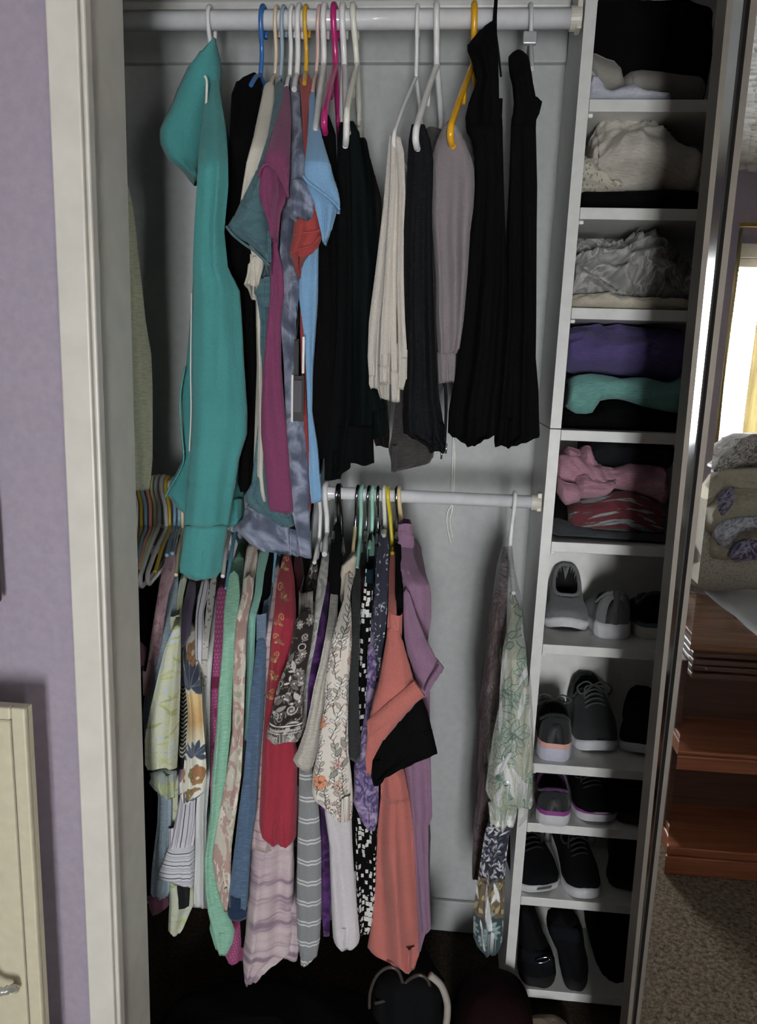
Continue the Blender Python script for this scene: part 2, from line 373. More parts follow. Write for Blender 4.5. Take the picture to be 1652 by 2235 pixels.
# bevelled border, then the flat glass
def ln_at(ut, ub, z):
    p, q = at(ut, 0, YM), at(ub, 2235, YM); t = (z-p.z)/(q.z-p.z); return p.x+(q.x-p.x)*t
z0, z1 = .03, ZH-.02
B0, B1 = (1649, 1391), (1672, 1410)
tb = math.tan(math.radians(0.9))
mb = MB(); xa0, xa1, xb0, xb1 = ln_at(*B0, z0), ln_at(*B0, z1), ln_at(*B1, z0), ln_at(*B1, z1)
mb.add([(xa0, YM+(xb0-xa0)*tb, z0), (xb0, YM, z0), (xb1, YM, z1), (xa1, YM+(xb1-xa1)*tb, z1)], [(0, 1, 2, 3)])
mb.obj('bevel', M_bevel, md)
XM1 = 1.62
MB().prism([(xb0, YM, z0), (XM1, YM, z0), (XM1, YM, z1), (xb1, YM, z1)], (0, .004, 0)).obj('glass', M_mirror, md)
MB().box((ln_at(1600, 1378, .5), YM+.006, .03), (XM1, YM+.014, ZH-.02)).obj('backing', M_dark, md)
MB().box((XM1, YM-.012, .02), (XM1+.03, YM+.014, ZH-.01)).obj('edge_fin', M_alu, md)
MB().box((ln_at(1600, 1378, .5)+.02, YM-.008, .0), (XM1, YM+.012, .025)).obj('bottom_rail', M_alu, md)
struct(MB().box((XJ, YM-.03, 0), (XOR, YM+.035, .008)).obj('trim_10', M_alu))
# ---------------------------------------------------------------- shelf tower
TX0t, TX0b = at(1278.6, 0, YT), at(1097.6, 2172, YT)
def tx(z): t = (z-TX0t.z)/(TX0b.z-TX0t.z); return TX0t.x+(TX0b.x-TX0t.x)*t
TW, TH = .47, .0205
shelf_px = [(1287, 215.7), (1265, 452), (1247, 671), (1223, 938), (1200, 1182), (1180.4, 1406), (1163.5, 1666.6), (1147, 1796), (1133.5, 1956.8), (1117, 2156)]
SZ = [at(u, v, YT).z for u, v in shelf_px]       # top of each shelf
ZSPL = at(1200, 935.5, YT).z
def tower(name, label, z0, z1, zs, over, base):
    r = thing(name, label, 'shelf unit', (tx(z0)+TW/2, YT+.1, z0), 'stacked white shelf units')
    def side(xo):
        q = [(tx(z0)+xo, YT, z0), (tx(z0)+xo+TH, YT, z0), (tx(z1)+xo+TH, YT, z1), (tx(z1)+xo, YT, z1)]
        return MB().prism(q, (0, YB-.004-YT, 0)).obj('side_panel', M_lam, r)
    side(0); side(TW-TH)
    q = [(tx(z0)+TH, YB-.014, z0), (tx(z0)+TW-TH, YB-.014, z0), (tx(z1)+TW-TH, YB-.014, z1), (tx(z1)+TH, YB-.014, z1)]
    MB().prism(q, (0, .008, 0)).obj('back_panel', M_lam, r)
    for z in zs:
        so_ = MB().box((tx(z)+TH+.0008, YT+.001, z-TH), (tx(z)+TW-TH-.0008, YB-.016, z), .0012).obj('shelf', M_lam, r)
        if z != base:
            for k in (0, 1):
                xx = tx(z)+TH+(.0015 if k == 0 else TW-2*TH-.0105)
                MB().box((xx, YT+.010, z-TH-.0075), (xx+.009, YT+.022, z-TH-.0005), .002).obj('shelf_pin', M_white, so_)
    return r
tower('shelf_unit', 'lower white laminate shelf unit holding the shoes and the pink cloth', 0.0, ZSPL-.001, [s for s in SZ[3:]], 0, SZ[3])
tower('shelf_unit', 'upper white laminate shelf unit holding the blankets and towels', ZSPL+.001, ZC-.25, SZ[:3]+[ZC-.26], 0, 0)
struct(MB().box((tx(0)+TH, YT+.03, 0), (tx(0)+TW-TH, YT+.045, SZ[9]-TH-.002)).obj('baseboard_shelves', M_lam))
# ---------------------------------------------------------------- rods with end caps
def closet_rod(px, r, label):
    (u0, v0), (u1, v1) = px
    a = at(u0, v0, YR); b = at(u1, v1, YR); zr = (a.z+b.z)/2
    xe = tx(zr)-.001
    o = thing('closet_rod', label, 'rod', (0, YR, zr), 'white closet rods')
    MB().tube([(XJ-.335, YR, zr), (xe-.012, YR, zr)], r, 20).obj('pole', M_rod, o, True)
    mb = MB(); rc = r*1.22
    mb.lathe([(rc, 0), (rc, .016), (rc*.96, .0195)], (xe-.0205, YR, zr), 'x', 24)
    mb.box((xe-.010, YR-rc*.75, zr-rc*1.05), (xe-.0005, YR+rc*.75, zr+rc*1.25), .002)
    mb.obj('end_cap', M_cap, o, False)
    return zr
ZU = closet_rod(((700, 44), (1251, 40)), .0168, 'thick white upper closet rod ending at the shelf unit')
ZL = closet_rod(((760, 1079), (1161, 1094)), .0132, 'thin white lower closet rod ending at the shelf unit')
# hanging white cord on the back wall
mb = MB()
for du, pts in enumerate(([(989, 955), (988, 1000), (986, 1060), (985, 1100), (976, 1120), (976, 1150), (984, 1186)], [(992, 960), (992, 1010), (990, 1070), (987, 1110), (982, 1135), (985, 1160), (988, 1174)])):
    mb.tube(smooth_path([at(u, v, YB-.004) for u, v in pts], 5), .0022, 6)
tag(mb.obj('blind_cord', M_white, None, True), 'thin white double cord hanging against the closet back wall', 'cord')
# small fixings
for u, v in ((1187, 985),):
    p = at(u, v, YT)
# ---------------------------------------------------------------- cream framed panel at lower left, hanging frame out of view
YP = .955
def cr(u, v): return at(u, v, YP)
tl, tr, br = cr(-60, 1532), cr(56.5, 1545), cr(85, 2235)
pan = thing('panel', 'cream painted framed panel standing before the lavender wall at lower left', 'panel', ((tr.x-.25), YP+.01, 0))
M_pan = flat('cream_panel_paint', 'cfc8ae', 0.45, 0, 1.0, 0.08, 60)
XP1 = tr.x; ZP = tr.z; XP0 = XP1-.5
MB().box((XP0, YP+.006, 0), (XP1-.001, YP+.018, ZP-.002), .001).obj('board', M_pan, pan)
mb = MB(); fw = .021
mb.box((XP1-fw, YP-.004, 0), (XP1, YP+.006, ZP), .003).box((XP0, YP-.004, 0), (XP0+fw, YP+.006, ZP), .003).box((XP0+fw+.0003, YP-.0042, ZP-.019), (XP1-fw-.0003, YP+.006, ZP), .003)
mb.obj('frame', M_pan, pan)
mb = MB()
xa, xb = XP1-fw, XP1-fw-.008; za, zb_ = ZP-.019, ZP-.027
mb.add([(xa, YP-.003, 0), (xa, YP-.003, za), (xb, YP+.0055, zb_), (xb, YP+.0055, 0), (XP0+fw, YP-.003, za), (XP0+fw, YP+.0055, zb_)], [(0, 1, 2, 3), (1, 4, 5, 2)])
mb.obj('bead', M_pan, pan)
M_knob = flat('cut_glass_knob', 'c9c9c4', 0.08, 0.6)
k = cr(22, 2140); mb = MB()
mb.tube(smooth_path([(k.x-.035, YP-.004, k.z+.008), (k.x-.02, YP-.022, k.z+.012), (k.x, YP-.026, k.z+.004), (k.x+.012, YP-.016, k.z+.002), (k.x+.010, YP-.002, k.z-.012)], 5), [.004+.003*abs(math.sin(i*1.1)) for i in range(21)], 8)
mb.obj('handle', M_knob, pan, True)
p0, p1 = at(-140, 600, YW-.06), at(-28, 1330, YW-.06)
fr = thing('picture_frame', 'dark picture frame on the lavender wall beyond the left edge', 'frame', (p1.x-.1, YW-.03, p1.z))
MB().box((p1.x-.3, YW-.06, p1.z), (p1.x, YW-.02, at(-28, 760, YW-.06).z), .004).obj('border', flat('dark_frame_wood', '3a3032', .5), fr)
MB().box((p1.x-.27, YW-.064, p1.z+.03), (p1.x-.03, YW-.0605, at(-28, 760, YW-.06).z-.03)).obj('picture', flat('muted_picture', '7d7480', .7), fr)

# ---------------------------------------------------------------- furniture seen in the mirror
M_wood = grainwood('orange_wood', 'a8674a', '84492f', .35); M_wdark = grainwood('dark_brown_wood', '63443a', '4a3028', .35); M_wtop = grainwood('glossy_brown_wood', '86604a', '6a4634', .16)
yf_ = .23
xl_t = rm(1510, 1405, yf_-.02).x; xl2 = rm(1474, 1662, yf_).x; xl1 = rm(1450, 1900, yf_).x
xs0 = min(xl2, xl1)-.0; WB = .62
bk = thing('bookcase', 'low orange wood bookcase with open shelves seen in the mirror', 'bookcase', (xs0+WB/2, yf_-.1, 0))
def sl(name, x0, za, zb, ya, yb, m): return MB().box((x0, ya, za), (xs0+WB, yb, zb), .004).obj(name, m, bk)
zt0, zt1 = rm(1480, 1862, yf_).z, rm(1480, 1866, yf_).z
sl('plinth', xl1, 0, rm(1470, 1862, yf_).z-.012, yf_-.26, yf_, M_wood)
sl('tread', xl1+.004, rm(1470, 1862, yf_).z-.012, rm(1470, 1852, yf_).z, yf_-.26, yf_-.006, M_wood)
zs2 = rm(1474, 1640, yf_).z; zs1 = rm(1474, 1680, yf_).z
sl('shelf', xl2, zs1, zs2-.012, yf_-.24, yf_, M_wood); sl('shelf', xl2+.004, zs2-.012, zs2, yf_-.24, yf_-.006, M_wood)
ztp1 = rm(1500, 1408, yf_).z; ztp0 = rm(1500, 1484, yf_).z
for i in range(5):
    za = ztp0+(ztp1-ztp0)*i/5; zb2 = ztp0+(ztp1-ztp0)*(i+.8)/5
    sl('moulding', xl_t+.006, za, zb2, yf_-.46, yf_-.012-.006*(i % 2)+.006*(i == 4), M_wdark if i < 4 else M_wtop)
sl('top', xl_t-.012, ztp1-.012, ztp1+.006, yf_-.50, yf_+.004, M_wtop)
sl('back_panel', xl2+.02, .05, ztp0, yf_-.26, yf_-.24, M_wdark)
MB().box((xl2+.004, yf_-.24, .05), (xl2+.022, yf_-.16, ztp0), .002).obj('side_panel', M_wdark, bk)
MB().box((xs0+WB-.02, yf_-.24, .05), (xs0+WB, yf_-.02, ztp0), .002).obj('side_panel', M_wood, bk)
kp = rm(1545, 1464, yf_); MB().lathe([(.003, 0), (.003, -.010), (.008, -.014), (.009, -.019), (.005, -.023), (.0, -.024)][::-1], (kp.x, yf_-.01, kp.z), 'y', 12).obj('knob', M_knob, bk, True)
# ---------------------------------------------------------------- cloth builders
def prow(s):
    out = []
    for tok in s.split():
        a, b = tok.split(':'); l, r = b.split(','); out.append((float(a), float(l), float(r)))
    return np.array(out)
def rng(seed): return random.Random(seed)
def sharp(x): return 1-2*abs(math.sin(x))**0.7
_seed = [0]
def leaf(name, rows, yf, L, mat, parent=None, nf=None, amp=.006, wb=.006, ytop=None, drop=.12, tilt=0.0, dense=False,
         paint=None, cap=False, rnd=None, crumple=None, step=9, hem=True, align=0.85, origin=None):
    """a hanging piece of cloth: a closed tube of cloth, front edge towards the room, narrowing towards its back.
    rows 'v:left,right' give its outline, yf the depth of its front edge, L how far it reaches back"""
    _seed[0] += 1; R = rng(_seed[0]*7+1); ph = [R.uniform(0, 6.28) for _ in range(6)]
    T = prow(rows); v0, v1 = T[0, 0], T[-1, 0]
    n = max(5, int((v1-v0)/(1.7 if dense else step))+1)
    vs = np.unique(np.concatenate([np.linspace(v0, v1, n), T[:, 0]]+([np.array([v0+3, v0+6])] if ytop is not None else []))) if not dense else np.linspace(v0, v1, n)
    Ls = np.interp(vs, T[:, 0], T[:, 1]); Rs = np.interp(vs, T[:, 0], T[:, 2])
    if not dense and len(vs) > 8:              # soften the corners of the outline
        for A in (Ls, Rs): A[1:-1] = .25*A[:-2]+.5*A[1:-1]+.25*A[2:]
    if ytop is not None:                       # rounded shoulder
        q_ = np.clip((vs-v0)/11.0, 0, 1); q_ = .4+.6*np.sqrt(q_*(2-q_)); M_ = (Ls+Rs)/2; h_ = (Rs-Ls)/2*q_; Ls, Rs = M_-h_, M_+h_
    NF = 56 if dense else 22; NS = 6
    zt = at((Ls[0]+Rs[0])/2, v0, yf).z; zbm = at((Ls[-1]+Rs[-1])/2, v1, yf).z; H = max(zt-zbm, 1e-3)
    V, U, loops = [], [], []
    wmax = max(1e-3, (np.max(Rs-Ls))/2*yf/FPX)
    nfold = nf if nf is not None else max(1.0, wmax*2/.03)
    A_ = np.linspace(-1, 1, NF)
    for j, v in enumerate(vs):
        y = yf
        if ytop is not None:
            dz = zt-at((Ls[j]+Rs[j])/2, v, yf).z; q = max(0.0, 1-dz/drop); y = yf+(ytop-yf)*q**1.2
        pl, pr, pc = at(Ls[j], v, y), at(Rs[j], v, y), at((Ls[j]+Rs[j])/2, v, y)
        cx, hw, z = (pl.x+pr.x)/2, max((pr.x-pl.x)/2, .0012), pc.z
        d = Vector((cx*align, y, 0)); d.normalize(); perp = Vector((d.y, -d.x, 0)); hw *= abs(perp.x)
        Lr = max(L-(y-yf), .02); dr = min(.5*hw if rnd is None else rnd, Lr*.5)
        tt = (zt-z)/H; env = .25+.75*min(1.0, tt*2.2); am = min(amp*1.5, hw*.5)*env
        ring = []
        wbk = min(wb, hw*.8)
        for s in range(NS):
            q = 1-s/NS                           # 1 at the back
            ring.append((dr+(Lr-dr)*q, -(wbk+(hw-wbk)*(1-q)**1.4)*(1+.06*math.sin(9*q+ph[0]+z*14))))
        for a in A_:
            wv = a*hw; dd = dr*abs(a)**4.0
            x = a*nfold*1.6+ph[1]+.9*math.sin(z*6+ph[2])
            f = .75*(1-2*abs(math.sin(x*.5))**.75)+.3*math.sin(2.1*x+ph[3]+z*5)+.18*math.sin(z*19+ph[4]+a*3+1.5*math.sin(z*7+ph[0]))
            dd -= am*f*(1-abs(a)**6)
            ring.append((dd, wv))
        for s in range(NS):
            q = (s+1)/NS
            ring.append((dr+(Lr-dr)*q, (wbk+(hw-wbk)*(1-q)**1.4)*(1+.06*math.sin(8*q+ph[5]+z*13))))
        tl = tilt*max(0.0, (tt-.6)/.4)**2 if tilt else 0
        idx = []; arc = 0; prev = None; arcs = []
        for dd, wv in ring:
            if prev is not None: arc += math.hypot(dd-prev[0], wv-prev[1])
            arcs.append(arc); prev = (dd, wv)
        mid = (arcs[NS+NF//2-1]+arcs[NS+NF//2])/2
        for (dd, wv), ar in zip(ring, arcs):
            p = Vector((cx, y, z))+d*dd+perp*wv
            p.z += tl*(1-2*min(1, max(0, dd)/max(Lr, 1e-3)))
            if j == len(vs)-1: p.z += .002*math.sin(ar*120+ph[0])
            if crumple:
                a_, f_ = crumple; nv = Vector((p.x*f_+ph[0]*9, p.y*f_, p.z*f_*1.5+ph[1]*5))
                r1 = 1-2.2*abs(mnoise.noise(nv)); r2 = 1-2.2*abs(mnoise.noise(nv*2.3))
                p += (-d*1.0+perp*(.5*wv/hw))*a_*(r1+.45*r2)*min(1, 4*tt, 6*(1-tt)+.25)
            idx.append(len(V)); V.append(p[:]); U.append((ar-mid, z))
        loops.append(idx)
    m = len(loops[0]); F = []
    for a, b in zip(loops[:-1], loops[1:]):
        F += [(a[k], a[(k+1) % m], b[(k+1) % m], b[k]) for k in range(m)]
    F = [f[::-1] for f in F]
    def capf(lp, up):
        c = np.mean([V[k] for k in lp], axis=0); c[2] += up; V.append(tuple(c)); U.append((0, c[2])); ci = len(V)-1
        return [(lp[k], lp[(k+1) % m], ci) for k in range(m)]
    F += capf(loops[0], .004)
    if cap: F += [f[::-1] for f in capf(loops[-1], -.002)]
    elif hem:                                   # turned-in hem
        c = np.mean([V[k] for k in loops[-1]], axis=0); prevl = loops[-1]
        for sh, upz in ((.93, .001), (.90, .05)):
            idx = []
            for k in loops[-1]:
                p = np.array(V[k]); q = c+(p-c)*np.array([sh, sh+(1-sh)*.6, 0]); q[2] = p[2]+upz; idx.append(len(V)); V.append(tuple(q)); U.append((U[k][0], q[2]))
            F += [(prevl[k], idx[k], idx[(k+1) % m], prevl[(k+1) % m]) for k in range(m)]; prevl = idx
    cols = None
    if paint:
        cw = wmax*1.12; cv = Canvas(cw*2000, H*1000+60, paint[0]); paint[1](cv, H*1000)
        cols = cv.sample([((u[0]*1000+cw*1000) % (cw*2000), (zt-u[1])*1000+abs(u[0])*60) for u in U])
    return mesh_obj(name, V, F, mat, parent, True, U, cols, origin)
def slab(name, cols, yf, L, mat, parent=None, rnd=.02, crumple=None, step=7, ex=2.6, origin=None, seed=None):
    """a folded or rolled textile lying on a shelf: columns 'u:top,bottom' give its outline from the front"""
    _seed[0] += 1; R = rng((seed or _seed[0])*5+2); ph = [R.uniform(0, 50) for _ in range(4)]
    T = prow(cols); us = np.unique(np.concatenate([np.linspace(T[0, 0], T[-1, 0], max(6, int((T[-1, 0]-T[0, 0])/step*1.6))), T[:, 0]]))
    tp = np.interp(us, T[:, 0], T[:, 1]); bt = np.interp(us, T[:, 0], T[:, 2])
    if len(us) > 8:
        for A in (tp, bt): A[1:-1] = .25*A[:-2]+.5*A[1:-1]+.25*A[2:]
    V, U, loops = [], [], []; NV = 30
    for j, u in enumerate(us):
        e = min(j, len(us)-1-j); endf = 0 if e > 3 else (.02*(1-e/4)**2)
        a, b = at(u, tp[j], yf), at(u, bt[j], yf); h = max((a.z-b.z)/2, .001); zc = (a.z+b.z)/2; rd = min(rnd, h*1.2, L*.4)
        ring = [(L*q, h*(1-.25*(q-.3))) for q in (1.0, .8, .6, .45, .3)]
        ring += [(rd*abs(s)**ex, -s*h) for s in np.linspace(-1, 1, NV)]
        ring += [(L*q, -h*.995) for q in (.3, .5, .75, 1.0)]
        idx = []; arc = 0; pv = None
        for q, (dd, hh) in enumerate(ring):
            p = Vector((a.x, yf+dd+endf, zc+hh))
            if pv is not None: arc += (p-pv).length
            pv = p.copy()
            if crumple and not (q > 4+NV):
                am, fr = crumple; nv = Vector((p.x*fr+ph[0], p.y*fr, p.z*fr*1.6+ph[1]))
                nv += Vector((mnoise.noise(nv*.6+Vector((9, 2, 4))), 0, mnoise.noise(nv*.6+Vector((1, 8, 3)))))*1.4
                r = (1-2.6*abs(mnoise.noise(nv))**.8)+.45*(1-2.4*abs(mnoise.noise(nv*2.3+Vector((3, 1, 7)))))
                k = min(1, (p.z-(zc-h))/(.35*h+1e-4)); p.y -= am*r*k; p.z += am*.5*r*max(0, k-.5)
            idx.append(len(V)); V.append(p[:]); U.append((p.x, arc))
        loops.append(idx)
    m = len(loops[0]); F = []
    for a, b in zip(loops[:-1], loops[1:]): F += [(a[k], b[k], b[(k+1) % m], a[(k+1) % m]) for k in range(m)]
    for lp, fl in ((loops[0], 0), (loops[-1], 1)):
        c = np.mean([V[k] for k in lp], axis=0); V.append(tuple(c)); U.append((c[0], 0)); ci = len(V)-1
        F += [((lp[k], lp[(k+1) % m], ci) if not fl else (lp[(k+1) % m], lp[k], ci)) for k in range(m)]
    return mesh_obj(name, V, F, mat, parent, True, U, None, origin)

class Canvas:
    """a small drawing surface in millimetres for prints on cloth"""
    def __init__(s, wmm, hmm, base, ppm=2.6):
        s.p = ppm; s.w, s.h = wmm, hmm; s.a = np.empty((int(hmm*ppm)+2, int(wmm*ppm)+2, 3)); s.a[:] = calb(base)
    def _box(s, x0, y0, x1, y1):
        p = s.p; i0, i1 = max(0, int(x0*p)), min(s.a.shape[1], int(x1*p)+2); j0, j1 = max(0, int(y0*p)), min(s.a.shape[0], int(y1*p)+2)
        if i0 >= i1 or j0 >= j1: return None
        X, Y = np.meshgrid(np.arange(i0, i1)/p, np.arange(j0, j1)/p); return (slice(j0, j1), slice(i0, i1)), X, Y
    def _mix(s, sl, m, c):
        m = np.clip(m, 0, 1)[..., None]; s.a[sl] = s.a[sl]*(1-m)+np.array(calb(c))*m
    def stroke(s, pts, wd, c):
        for (x0, y0), (x1, y1) in zip(pts[:-1], pts[1:]):
            b = s._box(min(x0, x1)-wd, min(y0, y1)-wd, max(x0, x1)+wd, max(y0, y1)+wd)
            if b is None: continue
            sl, X, Y = b; dx, dy = x1-x0, y1-y0; t = np.clip(((X-x0)*dx+(Y-y0)*dy)/(dx*dx+dy*dy+1e-9), 0, 1)
            s._mix(sl, (wd/2-np.hypot(X-x0-t*dx, Y-y0-t*dy))*s.p+.5, c)
    def leaf(s, x, y, ang, ln, wd, c, edge=None, ew=.9):
        ca, sa = math.cos(ang), math.sin(ang); b = s._box(x-ln-2, y-ln-2, x+ln+2, y+ln+2)
        if b is None: return
        sl, X, Y = b; a = ((X-x)*ca+(Y-y)*sa)/ln; q = (-(X-x)*sa+(Y-y)*ca)
        half = wd/2*np.sin(np.pi*np.clip(a, 0, 1))**.8; inside = (a > 0) & (a < 1)
        if edge: s._mix(sl, np.where(inside, (half+ew-np.abs(q))*s.p+.5, 0), edge)
        s._mix(sl, np.where(inside, (half-np.abs(q))*s.p+.5, 0), c)
    def flower(s, x, y, r, n, c, edge=None, centre=None, a0=0.0, wd=.75, ew=.9):
        for k in range(n): s.leaf(x, y, a0+2*math.pi*k/n, r, r*wd, c, edge, ew)
        if centre: s.dot(x, y, r*.22, centre)
    def dot(s, x, y, r, c):
        b = s._box(x-r-1, y-r-1, x+r+1, y+r+1)
        if b is None: return
        sl, X, Y = b; s._mix(sl, (r-np.hypot(X-x, Y-y))*s.p+.5, c)
    def ring(s, x, y, r, wd, c, a0=0, a1=6.3):
        s.stroke([(x+r*math.cos(a0+(a1-a0)*k/18), y+r*math.sin(a0+(a1-a0)*k/18)) for k in range(19)], wd, c)
    def band(s, y0, y1, c): s.a[max(0, int(y0*s.p)):max(0, int(y1*s.p)), :] = calb(c)
    def fade(s, y0, y1, c0, c1):
        j0, j1 = max(0, int(y0*s.p)), min(s.a.shape[0], int(y1*s.p)); t = np.linspace(0, 1, max(1, j1-j0))[:, None, None]
        s.a[j0:j1] = np.array(calb(c0))*(1-t)+np.array(calb(c1))*t
    def sample(s, pts):
        q = np.array(pts)*s.p; i = np.clip(q[:, 0], 0, s.a.shape[1]-1.01); j = np.clip(q[:, 1], 0, s.a.shape[0]-1.01)
        i0, j0 = i.astype(int), j.astype(int); fi, fj = (i-i0)[:, None], (j-j0)[:, None]; A = s.a
        c = (A[j0, i0]*(1-fi)+A[j0, i0+1]*fi)*(1-fj)+(A[j0+1, i0]*(1-fi)+A[j0+1, i0+1]*fi)*fj
        return np.concatenate([c, np.ones((len(c), 1))], axis=1)

# ---------------------------------------------------------------- hangers
_HM = {}
def plastic(h): return flat('hanger_plastic_'+h, h, .28, 0, 1.35, 0, 40, .5, 0, .3)
M_hchrome = flat('chrome_wire', 'b8babc', .12, 1.0)
def hanger(label, col, rod, u, vt, neck, end, yend=.19, r=.0046, bar=True, wire=False, hookmat=None, group=None, name='clothes_hanger', back=True, arm='round'):
    """u, vt: the hook where it crosses the rod; neck: foot of the hook; end: front end of the shoulder"""
    zr, rr = (ZU, .0168) if rod == 'u' else (ZL, .0132)
    xk = at(u, vt, YR).x; nk = at(neck[0], neck[1], YR); zt_ = zr+rr+r
    m = plastic(col) if not wire else M_hchrome
    t = thing(name, label, 'hanger', (xk, YR, zt_), group or ('hangers on the upper rod' if rod == 'u' else 'hangers on the lower rod'))
    def X(z): k = min(1, max(0, (zt_-z)/(zt_-nk.z+1e-6))); return xk+(nk.x-xk)*k
    q = rr+r
    pts = [(YR+q*1.0, zr-q*1.05), (YR+q*1.12, zr-q*.3), (YR+q*.9, zr+q*.55), (YR+q*.1, zr+q*1.02), (YR-q*.75, zr+q*.75), (YR-q*1.08, zr-q*.05), (YR-q*.85, zr-q*.95), (YR-q*.3, zr-q*1.9), (YR, zr-q*2.8), (YR, nk.z)]
    mb = MB().tube(smooth_path([(X(z), y, z) for y, z in pts], 4), r if not wire else .0016, 8)
    mb.obj('hook', hookmat or m, t, True)
    e = at(end[0], end[1], YR-yend); rb = r if not wire else .0016
    def arm_pts(sg):
        E = Vector((nk.x+(e.x-nk.x)*(-sg), YR+yend*sg, e.z)) if sg > 0 else Vector(e)
        S = Vector((nk.x, YR, nk.z+.002)); d = E-S
        return S, E, [S, S+Vector((d.x*.15, d.y*.12, d.z*.10-.002)), S+d*.5+Vector((0, 0, .004)), S+d*.93]
    S, E, p = arm_pts(-1)
    _, E2, p2 = arm_pts(1)
    low = Vector((0, 0, -.016))
    if bar:                                       # shoulders and trouser bar in one loop
        pa = smooth_path(p+[E+low*.3, E+low*1.15, E+low*1.6+(E2-E)*.04], 5); pb = smooth_path(p2+[E2+low*.3, E2+low*1.15, E2+low*1.6+(E-E2)*.04], 5)
        mb = MB().tube(pa, rb, 8); mb.tube(pb, rb, 8); mb.tube([E+low*1.6+(E2-E)*.04, E2+low*1.6+(E-E2)*.04], rb*.9, 8)
    else:
        mb = MB().tube(smooth_path(p+[E], 5), rb, 8); mb.tube(smooth_path(p2+[E2], 5), rb, 8)
    mb.obj('shoulder_loop', m, t, True)
    if r > .004 and not wire:                     # strap notch hooks under the shoulders
        for (s_, e_) in ((S, E), (S, E2)):
            mb = MB(); c = s_+(e_-s_)*.42; mb.tube(smooth_path([c+Vector((0, 0, -.002)), c+Vector((0, -.004, -.014)), c+Vector((0, .004, -.022)), c+Vector((0, .010, -.014)), c+Vector((0, .010, -.006))], 4), rb*.7, 6)
            mb.obj('strap_hook', m, t, True)
    return t
GU, GL = 'clothes hanging on the upper rod', 'clothes hanging on the lower rod'
def wear(name, label, cat, rod, parts):
    """parts: (part name, rows, yf, L, material, options); one part alone is the thing itself"""
    g = GU if rod == 'u' else GL
    if len(parts) == 1:
        nm, rows, yf, L, mat, kw = parts[0]; o = leaf(name, rows, yf, L, mat, None, **kw); return tag(o, label, cat, g)
    T = prow(parts[0][1]); p = at((T[0, 1]+T[0, 2])/2, T[0, 0], parts[0][2])
    t = thing(name, label, cat, p, g)
    for nm, rows, yf, L, mat, kw in parts: leaf(nm, rows, yf, L, mat, t, **kw)
    return t

def find(prefix, text): return [o for o in COL.objects if o.name.startswith(prefix) and text in o.get('label', '')][-1]
# ---------------------------------------------------------------- prints
def pr_floral(cv, H):
    R = rng(5); W = cv.w; ed = '4a3a34'
    for gy in range(9):
        for gx in (.18, .5, .82):
            x, y = (gx+R.uniform(-.08, .08))*W, H*(gy+.9+R.uniform(-.2, .2))/9; pts = [(x, y)]
            for i in range(5): x += R.uniform(-4, 6); y -= R.uniform(8, 14); pts.append((x, y))
            cv.stroke(pts, 1.7, ed)
            for (px, py) in pts[1:]:
                for sgn in (-1, 1):
                    a = -1.57+sgn*R.uniform(.5, 1.1)
                    if R.random() < .7: cv.leaf(px, py, a, R.uniform(8, 15), R.uniform(3, 5), R.choice(['b9b4a6', 'efe7da', 'a9a99b', 'efe7da']), ed, 1.1)
                    else: cv.stroke([(px, py), (px+10*math.cos(a), py+10*math.sin(a))], 1.3, ed); cv.dot(px+10*math.cos(a), py+10*math.sin(a), 1.8, 'c98f84')
    for gy in range(11):
        for gx in (.25, .7): 
            if R.random() < .7: cv.flower((gx+R.uniform(-.15, .15))*W, H*(gy+R.uniform(.2, .8))/11, R.uniform(7, 10), R.choice([5, 6, 8]), R.choice(['efe2d6', 'efe2d6', 'd8a99c', 'e3b8a2']), ed, '8a6a58', R.uniform(0, 1), .62, 1.1)
    for fx, fy in ((.22, .84), (.12, .60)): cv.flower(fx*W, fy*H, 15, 5, 'e08a58', ed, '6b4a3a', .2, .8)
    for k in range(60):
        x, y = R.gauss(.62*W, 10), R.gauss(.96*H, 12); cv.dot(x, y, 3.2, ed); cv.dot(x, y, 2.2, 'd6bcb2')
    for fx, fy in ((.55, .73), (.75, .78), (.45, .82), (.8, .70)): cv.leaf(fx*W, fy*H, R.uniform(-2.2, -.8), 20, 9, '8f9186', ed, 1)
    cv.fade(0, .1*H, 'c98268', 'e8b79e')
    for k in range(12): cv.stroke([(0, k*H*.1/12), (W, k*H*.1/12+4)], 1.5, '8a5a48')
def pr_skirt(cv, H):
    R = rng(41); W = cv.w
    cv.band(0, .42*H, '2a2c38'); cv.band(.42*H, .72*H, '6a5d45'); cv.band(.72*H, H+60, '34484a')
    for k in range(110):
        x, y = R.uniform(0, W), R.uniform(0, .44)*H; cv.leaf(x, y, R.uniform(0, 6), R.uniform(8, 20), 4, R.choice(['c9ccd2', '8f93a4', '4a4e60', 'b9bcc4']))
    for k in range(26): cv.leaf(R.uniform(0, W), R.uniform(.42, .72)*H, R.uniform(0, 6), R.uniform(14, 26), 9, R.choice(['8a7a52', '4a3f30', '7f8a86', 'a89a70']))
    cv.flower(.6*W, .82*H, 26, 11, '8fa6a6', '4f6e70', '5f7a7a', .2, .3, 1); cv.flower(.2*W, .9*H, 18, 9, '7f9a9a', '4f6e70', '5f7a7a', .2, .3, 1)
    cv.leaf(.20*W, .44*H, 1.33, .46*H, 17, 'dfe2e0'); cv.leaf(.06*W, .74*H, 1.3, .22*H, 8, 'dfe2e0'); cv.leaf(.66*W, .44*H, 1.2, 46, 9, 'dfe2e0'); cv.leaf(.85*W, .5*H, 2.0, 36, 8, 'e4e6e4')
